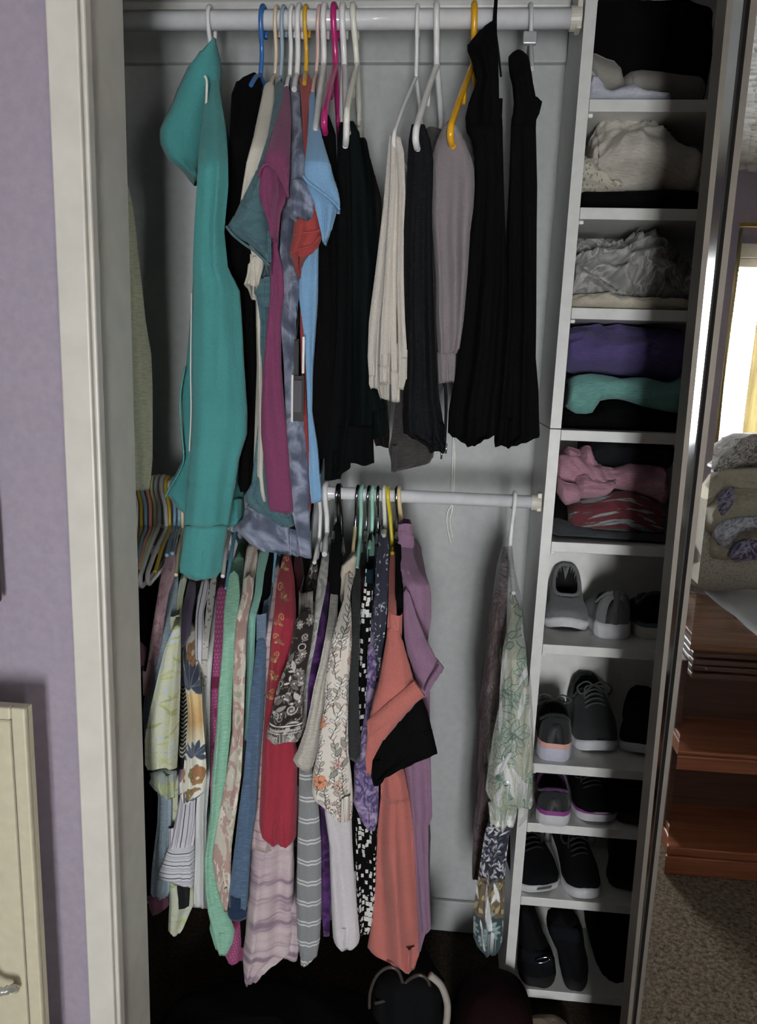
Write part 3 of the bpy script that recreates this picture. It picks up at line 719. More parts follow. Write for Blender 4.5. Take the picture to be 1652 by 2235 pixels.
def pr_hawaii(cv, H):
    R = rng(9); W = cv.w
    cv.fade(0, .10*H, 'e8dfc8', 'c9a867'); cv.fade(.10*H, .2*H, 'b59358', 'cdb27a'); cv.band(.17*H, .33*H, 'e6e0cd')
    cv.fade(.36*H, .52*H, 'd8b878', 'c49b55'); cv.fade(.52*H, .64*H, 'c49b55', 'e3d8b8'); cv.band(.64*H, H+60, 'e6dfcc')
    for cx_, cy_, n, ln in ((.45, .34, 7, 44), (.5, .10, 5, 42), (.50, .70, 7, 38), (.6, .98, 6, 30)):
        for k in range(n): cv.leaf(cx_*W, cy_*H, -2.9+k*.55+R.uniform(-.1, .1), ln*R.uniform(.7, 1.1), ln*.26, R.choice(['4a5468', '5a6478', '3f4a60']), '8f97a3', .8)
    for cx_, cy_, r in ((.62, .235, 15), (.5, .80, 17), (.66, .84, 16), (.42, .93, 15), (.62, .93, 13)):
        cv.flower(cx_*W, cy_*H, r, 6, R.choice(['8a7a48', '9a8650', 'a87848']), '5f5636', 'd8cba0', R.uniform(0, 1), .8)
    cv.leaf(.3*W, .77*H, .5, 42, 20, 'a4703f'); cv.leaf(.42*W, .97*H, -.6, 34, 14, 'efe9d8')
def pr_palm(cv, H):
    R = rng(3); W = cv.w
    for k in range(13):
        y = H*(k+.6)/13; x = R.uniform(.2, .55)*W
        for i in range(3): cv.leaf(x, y+R.uniform(-8, 8), R.choice([-.5, .35, .2, -.35, 2.7])+R.uniform(-.2, .2), R.uniform(32, 52), R.uniform(4, 7), R.choice(['b9c07a', 'a8b268', 'c3c98c']))
    for k in range(8): cv.leaf(R.uniform(.2, .8)*W, R.uniform(0, 1)*H, R.uniform(0, 6), 26, 9, 'b9c6c4')
    cv.band(.86*H, .868*H, 'b8bda0')
def pr_paisley(cv, H):
    R = rng(12); W = cv.w
    for k in range(int(W*H/170)):
        x, y = R.uniform(0, W), R.uniform(0, H); r = R.uniform(4, 11); c = R.choice(['9a938c', '6f6862', 'b9b4ad', '544c48', '7d766f'])
        q = k % 5
        if q == 0: spiral(cv, x, y, r, 2.2, c, R.uniform(0, 6), 1.4)
        elif q == 1: cv.leaf(x, y, R.uniform(0, 6), R.uniform(16, 26), R.uniform(7, 11), c, '1c1615', 1.2); cv.leaf(x, y, R.uniform(0, 6), 12, 4, 'c9c4bd')
        elif q == 2: cv.flower(x, y, r, 8, c, '1c1615', 'd8d4cc', R.uniform(0, 2), .5, .8)
        elif q == 3: cv.ring(x, y, r, 1.5, c, R.uniform(0, 6), R.uniform(4, 9)); cv.ring(x, y, r*.6, 1.4, 'c4bfb8', R.uniform(0, 6), R.uniform(3, 8))
        else:
            for i in range(5): cv.dot(x+i*4-8, y+2*math.sin(i*1.3), 1.5, c)
    cv.band(.855*H, .885*H, '2c2624'); cv.band(.866*H, .875*H, 'd8d5cf')
    for k in range(int(W/5)): cv.dot(k*5, .905*H, 2.6, 'b5afa8')
    cv.band(.925*H, .932*H, 'c4c0b8'); cv.band(.935*H, H+60, '4a4542')
    for k in range(40): spiral(cv, R.uniform(0, W), R.uniform(.945, 1.05)*H, R.uniform(4, 9), 1.8, R.choice(['a39d96', '7b746e', 'c8c4bc']), R.uniform(0, 6))
def spiral(cv, x, y, r, wd, c, a0, turns=1.3, sg=1):
    cv.stroke([(x+r*(1-.8*k/22)*math.cos(a0+sg*turns*6.28*k/22), y+r*(1-.8*k/22)*math.sin(a0+sg*turns*6.28*k/22)) for k in range(23)], wd, c)
def pr_red(cv, H):
    R = rng(4); W = cv.w; g = 'c9954e'
    def px(y): return W*(.50-.42*min(1, y/(.62*H)))+3*math.sin(y*.09)
    cv.stroke([(px(y), y) for y in np.arange(.06*H, .50*H, 4)], 1.6, '7c4630')
    for k in range(7):
        y = (.08+.062*k)*H; x = px(y); sg = -1 if k % 2 else 1
        spiral(cv, x+sg*7, y, 6, 1.7, g, 0 if sg < 0 else 3.1, 1.2, sg)
        for q in range(5): cv.leaf(x, y+13, -2.9+q*.75, R.uniform(8, 14), 4.2, R.choice([g, 'b07a40', '9a5a44', 'd8b070']), '7a3a2c', .5)
def pr_tropic(cv, H):
    R = rng(21); W = cv.w
    for k in range(16): cv.leaf(R.uniform(0, W), R.uniform(0, H), R.uniform(0, 6), R.uniform(40, 75), 20, R.choice(['b3b69a', 'a9b49a', 'c8cbb8', 'bdb898']))
    for k in range(10): cv.flower(R.uniform(.1, .9)*W, H*(k+.5)/10, R.uniform(26, 36), 9, 'aeb8a6', '46786e', '5f8578', R.uniform(0, 1), .38, 1.4)
    for k in range(12):
        x, y = R.uniform(.1, .9)*W, H*(k+.3)/12; a = R.uniform(0, 6)
        for q in range(4): cv.leaf(x+q*7*math.cos(a), y+q*7*math.sin(a), a+(.9 if q % 2 else -.9), 20, 7, '9fae9c', '46786e', 1.2)
    for k in range(13): cv.leaf(R.uniform(.1, .9)*W, H*(k+.4)/13, R.choice([-1.2, 1.3, 1.9, -1.9])+R.uniform(-.3, .3), R.uniform(55, 95), R.uniform(9, 14), 'ffffff')
def pr_bw(cv, H):
    R = rng(8); W = cv.w; cv.fade(0, .22*H, '2a2426', '8a7aa0'); cv.band(.18*H, .3*H, 'a58fb5')
    for k in range(int(H*.22/9)):
        y = .3*H+k*9
        cv.stroke([(.1*W, y), (.5*W, y+6), (.9*W, y)], 3.4, 'd8d4bc')
    cv.band(.55*H, .63*H, '9a86b0')
    cv.dot(.6*W, .22*H, 5, 'a84a5c'); cv.dot(.55*W, .66*H, 5, 'b05050')
def pr_navy(cv, H):
    R = rng(31); W = cv.w
    for k in range(int(W*H/130)):
        x, y = R.uniform(0, W), R.uniform(0, H); c = R.choice(['c9cbd2', 'a9adb8', 'd8d9dc']); q = R.random()
        if q < .5: cv.stroke([(x, y), (x+R.uniform(-7, 7), y+R.uniform(-4, 4))], 1.7, c)
        elif q < .8: cv.ring(x, y, R.uniform(2.5, 5), 1.5, c, R.uniform(0, 3), R.uniform(4, 7))
        else: cv.dot(x, y, 2, c)
def pr_scribble(cv, H):
    R = rng(17); W = cv.w
    for k in range(46):
        x, y = R.uniform(0, W), H*k/46
        cv.stroke([(x+R.uniform(-5, 5), y+R.uniform(-7, 7)) for i in range(6)], 1.3, R.choice(['a86a76', '96586a', 'b57c86']))
def pr_magenta(cv, H):
    R = rng(19); W = cv.w
    for k in range(int(H/7)):
        for q in range(int(W/6)): cv.dot(q*6+(k % 2)*3, k*7, 1.7, 'bb6a92')
    for k in range(7): cv.leaf(R.uniform(.1, .7)*W, H*(.3+k*.1), R.uniform(-1.5, 1.5), 42, 22, '8a1f55')
    cv.band(.22*H, .25*H, '7a1a48')
# fabrics
F_teal = cloth('30908f'); F_blk = cloth('0a0a0b', k=.75); F_blk2 = cloth('0b0d0f', k=.8); F_green = cloth('0a1414', k=.9)
F_brn = cloth('1c1816', k=1.2); F_cream = cloth('c9c2b2'); F_pet = cloth('41656f', 'marble', '466d76', '3c5e68'); F_plum = cloth('7f3560')
F_tie = cloth('596176', 'tiedye', '8d96ae', '3f465a', scale=.75); F_red = cloth('a3332f'); F_sky = cloth('6ea2cc'); F_char = cloth('17181b', 'heather', '26272b', k=1.2, rough=.95)
F_grey = cloth('403d3c', 'heather', '55514f'); F_taupe = cloth('7d7478'); F_lime = cloth('b0c898', 'heather', 'c4d6ac', k=1.9)
F_pants = cloth('c0b9ae')
# ---------------------------------------------------------------- upper rod
def piping(name, pts, y, r, mat, parent):
    return MB().tube(smooth_path([at(u, v, y) for u, v in pts], 4), r, 6).obj(name, mat, parent, True)
hanger('white plastic hanger under the teal hooded jacket', 'dfe0dd', 'u', 461, 12, (461, 110), (447, 165), .07, .0042, bar=False)
wear('hooded_jacket', 'teal zip-up hooded jacket with long ribbed-cuff sleeve, leftmost long piece on upper rod', 'jacket', 'u', [
 ('sleeve', '150:450,476 200:445,481 265:440,492 330:433,497 400:429,498 500:423,489 580:420,497 630:420,523 700:419,528 800:418,533 900:418,540 950:416,539 1000:414,523 1060:409,514 1100:404,507 1150:400,499', 1.27, .10, F_teal, dict(ytop=1.44, drop=.14, amp=.005, nf=2.2)),
 ('cuff', '1152:402,497 1165:399,494 1200:397,489 1240:390,485 1255:392,482 1266:410,470', 1.268, .09, F_teal, dict(amp=.0035, nf=2.5, wb=.012)),
 ('body', '165:452,474 300:441,500 600:421,524 800:405,533 860:394,537 950:398,536 1000:402,528 1060:372,534 1085:361,533 1120:390,534 1150:430,534', 1.372, .30, F_teal, dict(ytop=1.5, drop=.14, amp=.006)),
 ('hood', '82:462,472 109:431,479 134:409,483 182:387,481 218:374,470 247:360,452 276:345,447 309:347,440 345:367,433 378:416,430', 1.40, .10, F_teal, dict(amp=.006, nf=1.2, cap=True, rnd=.03)),
])
jk = find('hooded_jacket', 'teal')
piping('white_piping', [(447, 166), (451, 176), (451, 200), (448, 262)], 1.372, .0022, M_white, jk)['label'] = 'white piping at the neck of the hood'
piping('white_piping', [(418, 640), (416, 800), (417, 900), (413, 985)], 1.30, .0013, M_white, jk)['label'] = 'white piping along the sleeve seam'
M_zip = flat('teal_zip_teeth', '3f8580', .4, .2, 1.4)
z_ = MB(); zp = smooth_path([at(u, v, 1.365) for u, v in [(404, 800), (395, 850), (393, 900), (397, 950), (401, 1000), (392, 1030), (372, 1062), (360, 1086)]], 9)
z_.tube(zp, [.0022 if i % 2 else .0012 for i in range(len(zp))], 6); z_.obj('zip', M_zip, jk, True)
wear('cardigan', 'pale green fuzzy cardigan half hidden behind the left door jamb', 'cardigan', 'u', [
 ('cardigan', '400:255,279 450:252,290 500:250,296 560:250,302 650:250,312 700:250,317 770:250,329 850:250,332 950:252,332 1005:254,332 1050:256,328 1072:262,324', 1.36, .28, F_lime, dict(ytop=1.45, drop=.2, amp=.009, nf=2))])
hanger('blue plastic hanger holding the black jacket', '2f62a0', 'u', 577, 12, (569, 165), (548, 185), .07, .0044, bar=False)
wear('jacket', 'long plain black jacket beside the teal hooded jacket', 'jacket', 'u', [
 ('jacket', '158:548,562 175:516,570 200:505,573 250:502,572 300:500,570 400:492,565 500:484,572 570:482,575 590:492,576 615:519,577 640:527,579 750:529,580 830:535,578 900:540,576 950:540,574 1000:522,574 1060:519,574 1074:524,566', 1.37, .31, F_blk, dict(ytop=1.5, drop=.1, amp=.006))])
hanger('slim beige hanger under the cream shirt', 'c9b9a2', 'u', 607, 11, (600, 165), (588, 195), .07, .0036, bar=False)
wear('shirt', 'cream shirt with a rolled sleeve cuff beside the black jacket', 'shirt', 'u', [
 ('body', '184:580,600 260:565,600 400:556,602 560:556,598 800:560,600 1040:552,604 1072:556,606 1092:566,600', 1.355, .32, F_cream, dict(ytop=1.5, drop=.11, amp=.004)),
 ('sleeve', '180:577,598 200:573,601 270:558,594 300:552,590 350:538,578 400:530,563 440:524,556 500:536,565 560:550,575', 1.315, .05, F_cream, dict(ytop=1.46, drop=.1, amp=.004)),
 ('cuff', '557:556,573 575:541,577 600:538,570 625:531,565 636:545,558', 1.318, .05, F_cream, dict(amp=.006, nf=2, tilt=.01))])
hanger('slim grey-blue hanger under the petrol shirt', '8fa0ae', 'u', 622, 11, (612, 170), (606, 190), .07, .0036, bar=False)
wear('shirt', 'dusty petrol blue shirt with a wide short sleeve', 'shirt', 'u', [
 ('body', '182:598,616 300:590,606 500:560,592 640:558,590 700:568,590 900:566,588 1060:548,592 1082:534,600 1100:534,620 1122:560,640 1150:612,642', 1.35, .33, F_pet, dict(ytop=1.5, drop=.11, amp=.004)),
 ('sleeve', '178:600,621 220:598,618 300:583,606 370:560,598 435:527,590 470:510,589 492:494,590 510:503,592 530:535,592 560:572,592 590:583,592', 1.285, .06, F_pet, dict(ytop=1.46, drop=.1, amp=.004, nf=1.2, tilt=.012)),
 ('underlayer', '610:556,588 640:554,590 668:574,590', 1.33, .03, F_pet, dict(amp=.004))])
piping('sleeve_hem', [(494, 494), (508, 512), (532, 532), (560, 552), (588, 580)], 1.284, .0022, F_pet, find('shirt', 'petrol'))
hanger('first white hanger from the left in the cluster of tops', 'e4e4e2', 'u', 640, 10, (632, 168), (625, 190), .07, .0040, bar=False)
wear('shirt', 'plum purple shirt with a short open sleeve', 'shirt', 'u', [
 ('body', '187:618,631 260:604,630 380:596,622 460:589,612 500:589,609 540:589,606 590:590,618 640:590,620 700:583,613 800:574,614 900:569,622 950:569,627 1050:580,634 1100:584,639 1120:589,640', 1.325, .36, F_plum, dict(ytop=1.5, drop=.11, amp=.004, nf=1.4)),
 ('sleeve', '187:620,631 250:603,636 300:589,635 345:574,633 357:581,633 364:592,633 375:603,632 390:613,631 410:622,630 428:627,630', 1.256, .05, F_plum, dict(ytop=1.46, drop=.1, amp=.003, nf=.9, hem=False)),
 ('sleeve_lining', '352:574,600 362:568,612 385:562,626 400:561,627 425:564,626 445:570,620 462:577,613 490:586,610 520:589,607', 1.276, .04, F_plum, dict(amp=.006, nf=2.2))])
piping('sleeve_hem', [(564, 385), (571, 366), (585, 358), (601, 370), (614, 391), (624, 412), (629, 430)], 1.256, .0022, F_plum, find('shirt', 'plum'))
hanger('second white hanger from the left in the cluster of tops', 'e6e6e4', 'u', 656, 8, (648, 165), (642, 195), .07, .0050, bar=False)
wear('top', 'blue-grey tie-dye top with a long tail and flounced hem', 'top', 'u', [
 ('body', '177:634,654 250:634,656 330:634,665 400:626,664 470:614,650 550:610,641 600:618,652 650:618,652 700:612,646 800:619,650 900:623,660 1000:629,670 1050:632,674 1100:633,675 1180:650,678 1217:655,680', 1.335, .34, F_tie, dict(ytop=1.5, drop=.11, amp=.005)),
 ('sleeve', '392:640,668 405:634,676 420:630,685 450:624,685 475:630,683 488:645,672', 1.275, .05, F_tie, dict(amp=.006, nf=1.5, tilt=.01)),
 ('flounce', '1108:538,570 1116:534,640 1140:528,648 1155:506,650 1168:514,652 1195:548,653 1205:565,654 1213:629,654', 1.365, .12, F_tie, dict(amp=.008, nf=3, wb=.05))])
hanger('slim yellow hanger under the red top', 'c79a2c', 'u', 670, 11, (668, 160), (664, 182), .07, .0040, bar=False)
wear('top', 'brick red top with a folded cuff sleeve between the blue pieces', 'top', 'u', [
 ('body', '160:660,676 172:653,681 200:655,681 250:659,675 330:663,671 450:660,672 560:655,672 700:655,665 850:658,667 1000:664,674 1122:668,677', 1.35, .30, F_red, dict(ytop=1.5, drop=.1, amp=.003, nf=1)),
 ('sleeve', '430:684,694 455:670,698 480:641,701 500:639,704 515:637,704 540:632,692 555:631,680 568:634,660 580:650,655', 1.29, .05, F_red, dict(amp=.005, nf=1.5, tilt=.015))])
piping('cuff_edge', [(640, 514), (660, 509), (685, 506), (704, 500)], 1.288, .002, F_red, find('top', 'brick red'))
piping('cuff_edge', [(634, 552), (655, 543), (680, 536), (700, 514)], 1.289, .002, F_red, find('top', 'brick red'))
hanger('slim dusty pink hanger between the yellow and white hangers', 'c2a6a0', 'u', 700, 11, (690, 160), (682, 200), .07, .0036, bar=False)
wear('blouse', 'sky blue blouse with a flared short sleeve and long tail', 'blouse', 'u', [
 ('body', '200:674,688 300:672,700 400:668,700 500:660,696 550:653,695 650:652,694 720:662,689 800:667,683 900:671,681 980:674,694 1040:674,698 1080:677,703 1098:679,700', 1.335, .34, F_sky, dict(ytop=1.5, drop=.11, amp=.005)),
 ('sleeve', '200:674,688 250:674,693 300:670,704 350:665,720 380:661,728 392:666,732 405:680,736 418:698,739 430:712,741 442:724,742 452:733,742', 1.256, .05, F_sky, dict(ytop=1.46, drop=.1, amp=.004, nf=1, hem=False)),
 ('sleeve_lining', '388:664,730 410:670,736 440:684,741 460:689,735 500:699,724 526:704,712', 1.274, .04, F_sky, dict(amp=.006, nf=1.6))])
piping('sleeve_hem', [(661, 384), (672, 398), (692, 413), (715, 430), (733, 447), (741, 458)], 1.256, .0022, F_sky, find('blouse', 'sky'))
hanger('large white hanger left of the magenta hanger', 'e8e8e6', 'u', 711, 7, (706, 145), (688, 285), .19, .0054, bar=True)
hanger('magenta hanger carrying the first pair of black trousers', 'a8286a', 'u', 731, 7, (732, 145), (708, 245), .19, .0056)
wear('trousers', 'black trousers hanging from the magenta hanger', 'trousers', 'u', [
 ('trousers', '250:704,718 290:699,733 350:700,735 540:696,735 700:694,736 850:681,727 930:671,725 985:670,712 1004:684,708', 1.36, .30, F_blk, dict(amp=.006))])
hanger('white hanger carrying the middle pair of black trousers', 'e6e6e4', 'u', 750, 7, (751, 148), (756, 272), .19, .0056)
wear('trousers', 'black trousers with a velvety hem, the middle of three pairs', 'trousers', 'u', [
 ('trousers', '266:742,760 300:736,764 450:735,768 600:732,770 800:722,772 900:716,775 1000:707,765 1025:708,765 1034:708,745 1048:708,743', 1.365, .30, F_blk2, dict(amp=.006))])
hanger('ivory hanger carrying the rightmost pair of black trousers', 'dcd8c6', 'u', 772, 7, (779, 145), (757, 240), .19, .0056)
wear('trousers', 'black trousers with a broad cuff, rightmost of three pairs', 'trousers', 'u', [
 ('trousers', '264:758,772 285:757,784 400:764,800 600:766,812 800:765,812 930:760,812', 1.372, .29, F_green, dict(amp=.007)),
 ('cuff', '931:736,814 960:735,815 990:736,816 1014:735,817', 1.362, .20, F_blk2, dict(amp=.004, wb=.02))])
wear('cardigan', 'black-green knitted cardigan behind the cream trousers', 'cardigan', 'u', [
 ('cardigan', '300:782,796 380:780,816 500:775,823 600:772,821 700:768,812 800:765,822 880:766,838 930:782,846 957:808,842', 1.40, .27, F_green, dict(ytop=1.5, drop=.12, amp=.006))])
wear('jumper', 'dark brown jumper behind the black-green cardigan', 'jumper', 'u', [
 ('jumper', '300:788,799 345:790,808 380:798,818 430:805,832 600:800,836 800:800,840 940:806,850 958:814,850 976:820,848', 1.43, .25, F_brn, dict(ytop=1.5, drop=.12, amp=.006))])
hanger('slim white hanger carrying the cream trousers', 'e6e6e4', 'u', 912, 12, (908, 172), (860, 288), .19, .0038)
ct = thing('trousers', 'cream trousers with gathered cuffs hanging in four folds', 'trousers', at(862, 292, 1.36), GU)
for rows, y in (('292:849,858 350:844,857 450:836,853 600:818,842 700:805,832 780:802,829 822:805,828 846:806,829', 1.352), ('294:853,864 400:850,864 600:838,856 700:830,852 780:827,852 800:828,851', 1.34),
                ('294:858,868 400:857,872 600:853,867 680:851,865 760:852,866 812:853,868', 1.35), ('298:862,874 330:865,882 420:868,885 500:866,881 600:864,881 700:867,884 780:868,889 830:869,888', 1.343)):
    leaf('leg', rows, y, .30, F_pants, ct, amp=.003, nf=1.2)
for rows, y in (('820:805,829 838:805,828 850:809,827', 1.350), ('800:826,852 820:827,851 838:828,852', 1.337), ('810:852,868 840:853,873 876:854,873', 1.348), ('780:868,889 820:870,888 852:867,880', 1.341), ('838:820,850 858:826,850 872:830,850', 1.38)):
    leaf('cuff', rows, y, .16, F_pants, ct, amp=.004, nf=2.5)
hanger('thick white hanger carrying the charcoal trousers', 'e8e8e6', 'u', 953, 8, (953, 148), (908, 280), .19, .0058)
wear('trousers', 'charcoal drawstring trousers between the cream and taupe trousers', 'trousers', 'u', [
 ('leg', '270:898,927 300:892,939 350:889,947 450:885,943 550:880,944 700:883,948 800:886,952 860:880,958 920:878,968 950:880,972 962:905,972 975:930,976 988:938,969', 1.36, .30, F_char, dict(amp=.008, nf=3)),
 ('drawcord', '820:967,972 860:969,977 900:970,977 940:969,974 968:967,974', 1.36, .02, F_char, dict(amp=.002))])
M_tip = flat('steel_cord_tip', 'd0d2d4', .2, 1.0)
o_ = find('trousers', 'drawstring')
for u, v in ((964, 980), (974, 968)):
    a_ = at(u, v, 1.362); MB().tube([a_, a_+Vector((0, 0, -.018))], .0018, 8).obj('cord_tip', M_tip, o_, True)
wear('jumper', 'charcoal grey knitted jumper whose hem shows below the cream trousers', 'jumper', 'u', [
 ('jumper', '276:926,955 300:920,1030 326:918,1041 345:915,1003 600:880,1000 800:868,985 880:862,955 960:853,950 985:846,948 1000:850,946 1015:853,935 1029:853,872', 1.41, .25, F_grey, dict(ytop=1.5, drop=.06, amp=.004))])
hanger('golden yellow hanger carrying the taupe trousers', 'd99a1e', 'u', 1035, 9, (1033, 145), (984, 272), .19, .0058)
wear('trousers', 'taupe grey linen trousers on the golden yellow hanger', 'trousers', 'u', [
 ('leg', '262:978,990 272:966,999 285:962,1005 300:954,1013 330:944,1027 360:940,1036 400:941,1037 450:940,1034 500:943,1027 600:950,1021 700:951,1012 760:955,1003 772:956,994 800:956,993 834:958,990', 1.36, .30, F_taupe, dict(amp=.010, nf=2.2)),
 ('cuff_band', '770:954,995 800:955,994 835:957,991', 1.357, .15, F_taupe, dict(amp=.005, nf=1.5))])
wear('dress', 'long black dress with a flared pleated hem, left of the two', 'dress', 'u', [
 ('bodice', '44:1072,1083 60:1050,1085 90:1020,1086 105:1020,1087 130:1034,1088 170:1042,1089 215:1024,1090 250:1015,1097 280:1018,1098', 1.40, .20, F_blk, dict(ytop=1.5, drop=.05, amp=.006)),
 ('skirt', '270:1016,1098 310:1034,1098 400:1036,1100 500:1027,1104 600:1020,1107 700:1009,1104 800:998,1099 850:987,1095 900:978,1090 950:976,1085 958:990,1062 970:1016,1042 976:1020,1036', 1.385, .26, F_blk, dict(amp=.012, nf=4)),
 ('strap', '4:1078,1081 30:1077,1082 50:1075,1084', 1.50, .02, F_blk, dict(amp=.001))])
wear('dress', 'long black dress with a flared pleated hem, beside the shelf unit', 'dress', 'u', [
 ('bodice', '108:1119,1144 120:1109,1154 150:1111,1160 180:1121,1164 208:1123,1170 215:1122,1185 245:1119,1177 256:1116,1171 280:1115,1170', 1.40, .20, F_blk, dict(ytop=1.48, drop=.04, amp=.005)),
 ('skirt', '272:1115,1170 400:1111,1173 500:1105,1172 700:1101,1171 780:1092,1170 850:1085,1176 900:1081,1177 955:1078,1179 968:1078,1140 976:1080,1128', 1.388, .25, F_blk, dict(amp=.012, nf=4))])
hanger('clear grey hanger with a clip, rightmost on the upper rod', 'b2b5b6', 'u', 1157, 8, (1157, 92), (1161, 150), .07, .0042, bar=False)
cl_ = at(1157, 70, YR-.02); hc = find('clothes_hanger', 'with a clip')
MB().box((cl_.x-.012, YR-.026, at(1157, 108, YR).z), (cl_.x+.012, YR-.014, cl_.z), .002).obj('clip', flat('clear_grey_plastic', 'b9bcbd', .15, 0, 1.2, trans=.4), hc)
hanger('black velvet hanger of the left black dress', '1a1a1a', 'u', 1080, 5, (1081, 70), (1060, 100), .07, .0022, bar=False)
# price tags
M_tagb = flat('black_card', '0c0c0c', .5); M_tagw = flat('white_card', 'e8e6e2', .5)
tg = thing('price_tag', 'black price tags tied to the tie-dye top', 'tag', at(655, 720, 1.30)); 
def card(u0, v0, u1, v1, y, m, nm):
    a, b = at(u0, v0, y), at(u1, v1, y); MB().box((a.x, y, b.z), (b.x, y+.0012, a.z)).obj(nm, m, tg)
card(638, 820, 662, 920, 1.305, M_tagb, 'card'); card(636, 818, 639, 921, 1.304, M_tagw, 'card_edge'); card(642, 740, 651, 826, 1.312, M_tagb, 'card'); card(640, 830, 658, 900, 1.298, flat('dark_card', '3a3a40', .4), 'card'); card(660, 735, 664, 815, 1.312, M_tagw, 'card')
MB().tube(smooth_path([at(646, 668, 1.31), at(650, 700, 1.308), at(646, 745, 1.31)], 4), .0008, 5).obj('string', M_dark, tg, True)
# ---------------------------------------------------------------- lower rod: fabrics
def pf(base, f): return dict(dense=True, paint=(base, f))
F_pr = cloth('ffffff', 'print'); F_ltblue = cloth('90a6b4', 'heather', 'a3b7c3'); F_vl = cloth('c3c1c8', 'vlines', '6f6a80', 'a59cb4', h4='1e1e24')
F_hl = cloth('cfd0d6', 'hlines', '6a6a78', 'b5a9c0', h4='1a1a20'); F_white = cloth('d3d4d2'); F_dots = cloth('bdb9b0', 'speckle', '7f7a78'); F_mint = cloth('80bd9f', 'heather', '93cdb1')
F_abs = cloth('c2bbab', 'brush', 'b08f84', 'a7a284', h4='b9a6a0'); F_aqua = cloth('73ad9d'); F_denim = cloth('4c6785', 'heather', '66809c'); F_navy = cloth('1e3350')
F_pinkst = cloth('c0a9b0', 'hstripe', '86707f', 'cbb9bb'); F_crimson = cloth('a51c37'); F_maroon = cloth('350912'); F_marb = cloth('a7a7a2', 'marble', '8b8b88', 'bcbcb6')
F_vel = cloth('0c0c0e', k=1.1); F_purp = cloth('3a1c4c', 'tiedye', '63307c', '1e1228'); F_oat = cloth('b5b0a4', 'heather', 'c6c1b6'); F_gst = cloth('85898a', 'whitebands', 'c9cbcb')
F_lav = cloth('c7c2c6'); F_chh = cloth('313334', 'heather', '3f4142'); F_pinkr = cloth('a05c66', 'hlines', '7a3c48', 'b57580', h4='8a4a54', scale=3.0); F_mos = cloth('08080a', 'dashes', 'c9c8c4', k=1.2)
F_lil = cloth('8f7aa6', 'tiedye', '3c3464', 'b9a6c4', scale=2.2); F_coral = cloth('bb6257'); F_mauve = cloth('8a6582')
F_plumb = cloth('7a5062'); F_tealsq = cloth('0c1f28', 'dashes', '7fb0a4', k=1.2, scale=.45); F_tan = cloth('9b8570'); F_taupeb = cloth('5a4a4c', 'marble', '6a585a', '4a3c40')
# ---------------------------------------------------------------- lower rod: hangers at the left end
LH = [(298, 1040, (298, 1150), (283, 1240), 'd8d8d6', 'white hanger, first from the door jamb on the lower rod'), (308, 1036, (308, 1152), (292, 1235), 'b39a2e', 'mustard hanger, second from the door jamb on the lower rod'),
      (316, 1036, (318, 1150), (298, 1225), '7fa6c0', 'pale blue hanger, third from the door jamb on the lower rod'), (328, 1036, (328, 1152), (302, 1232), 'cf8a78', 'salmon hanger, fourth from the door jamb on the lower rod'),
      (337, 1034, (338, 1150), (304, 1240), 'b8bc8e', 'pale olive hanger, fifth from the door jamb on the lower rod'), (347, 1032, (347, 1145), (306, 1256), 'dfe0de', 'thick white hanger, sixth from the door jamb on the lower rod'),
      (357, 1032, (363, 1152), (322, 1250), 'e2e2e0', 'thick white hanger, seventh from the door jamb on the lower rod'), (367, 1036, (371, 1150), (338, 1248), 'b5992a', 'mustard hanger beside the black shirt on the lower rod'),
      (381, 1040, (381, 1152), (364, 1212), '6f93a8', 'blue hanger above the pink scribbled shirt'), (391, 1042, (391, 1152), (376, 1208), '6f93a8', 'blue hanger left of the teal cuff'), (398, 1045, (398, 1156), (384, 1255), 'c2b896', 'beige hanger beside the teal cuff')]
for u, v, nk, e, c, lb in LH: hanger(lb, c, 'l', u, v, nk, e, .17, .0046 if 'thick' in lb else .0038, bar=(u in (347, 357)))
for u, v, nk, e, c, r, lb in [(500, 1045, (499, 1160), (486, 1258), 'e0e0de', .0042, 'white hanger just right of the teal cuff'), (512, 1048, (512, 1165), (494, 1285), '5f94ac', .0038, 'blue hanger above the magenta blouse'),
      (606, 1046, (604, 1190), (592, 1280), '6f9cb4', .0038, 'blue hanger above the denim shirt'),
      (701, 1052, (697, 1177), (686, 1228), 'e6e6e2', .0042, 'white hanger above the paisley blouse'), (712, 1048, (714, 1165), (708, 1210), 'e2e3e2', .0054, 'thick white hanger above the grey marbled top'),
      (791, 1054, (786, 1172), (779, 1240), '8fbcae', .0042, 'mint hanger above the charcoal tee'), (815, 1055, (811, 1172), (806, 1195), '8fc2ae', .0040, 'mint hanger above the black dotted dress'),
      (839, 1055, (840, 1160), (836, 1178), 'e4e0cc', .0042, 'ivory hanger above the navy print blouse'), (847, 1055, (857, 1200), (855, 1215), 'c7b42a', .0040, 'yellow hanger above the coral dress'),
      (871, 1055, (879, 1190), (876, 1215), 'd2bd94', .0042, 'beige hanger above the mauve dress'), (1124, 1068, (1113, 1195), (1121, 1295), 'd9d9d5', .0044, 'white hanger inside the clear garment bag')]:
    hanger(lb, c, 'l', u, v, nk, (nk[0]+(e[0]-nk[0])*.5, nk[1]+(e[1]-nk[1])*.5) if lb.count('coral')+lb.count('mauve')+lb.count('navy') else e, .075 if u > 600 and u < 1000 else .15, r, bar=False)
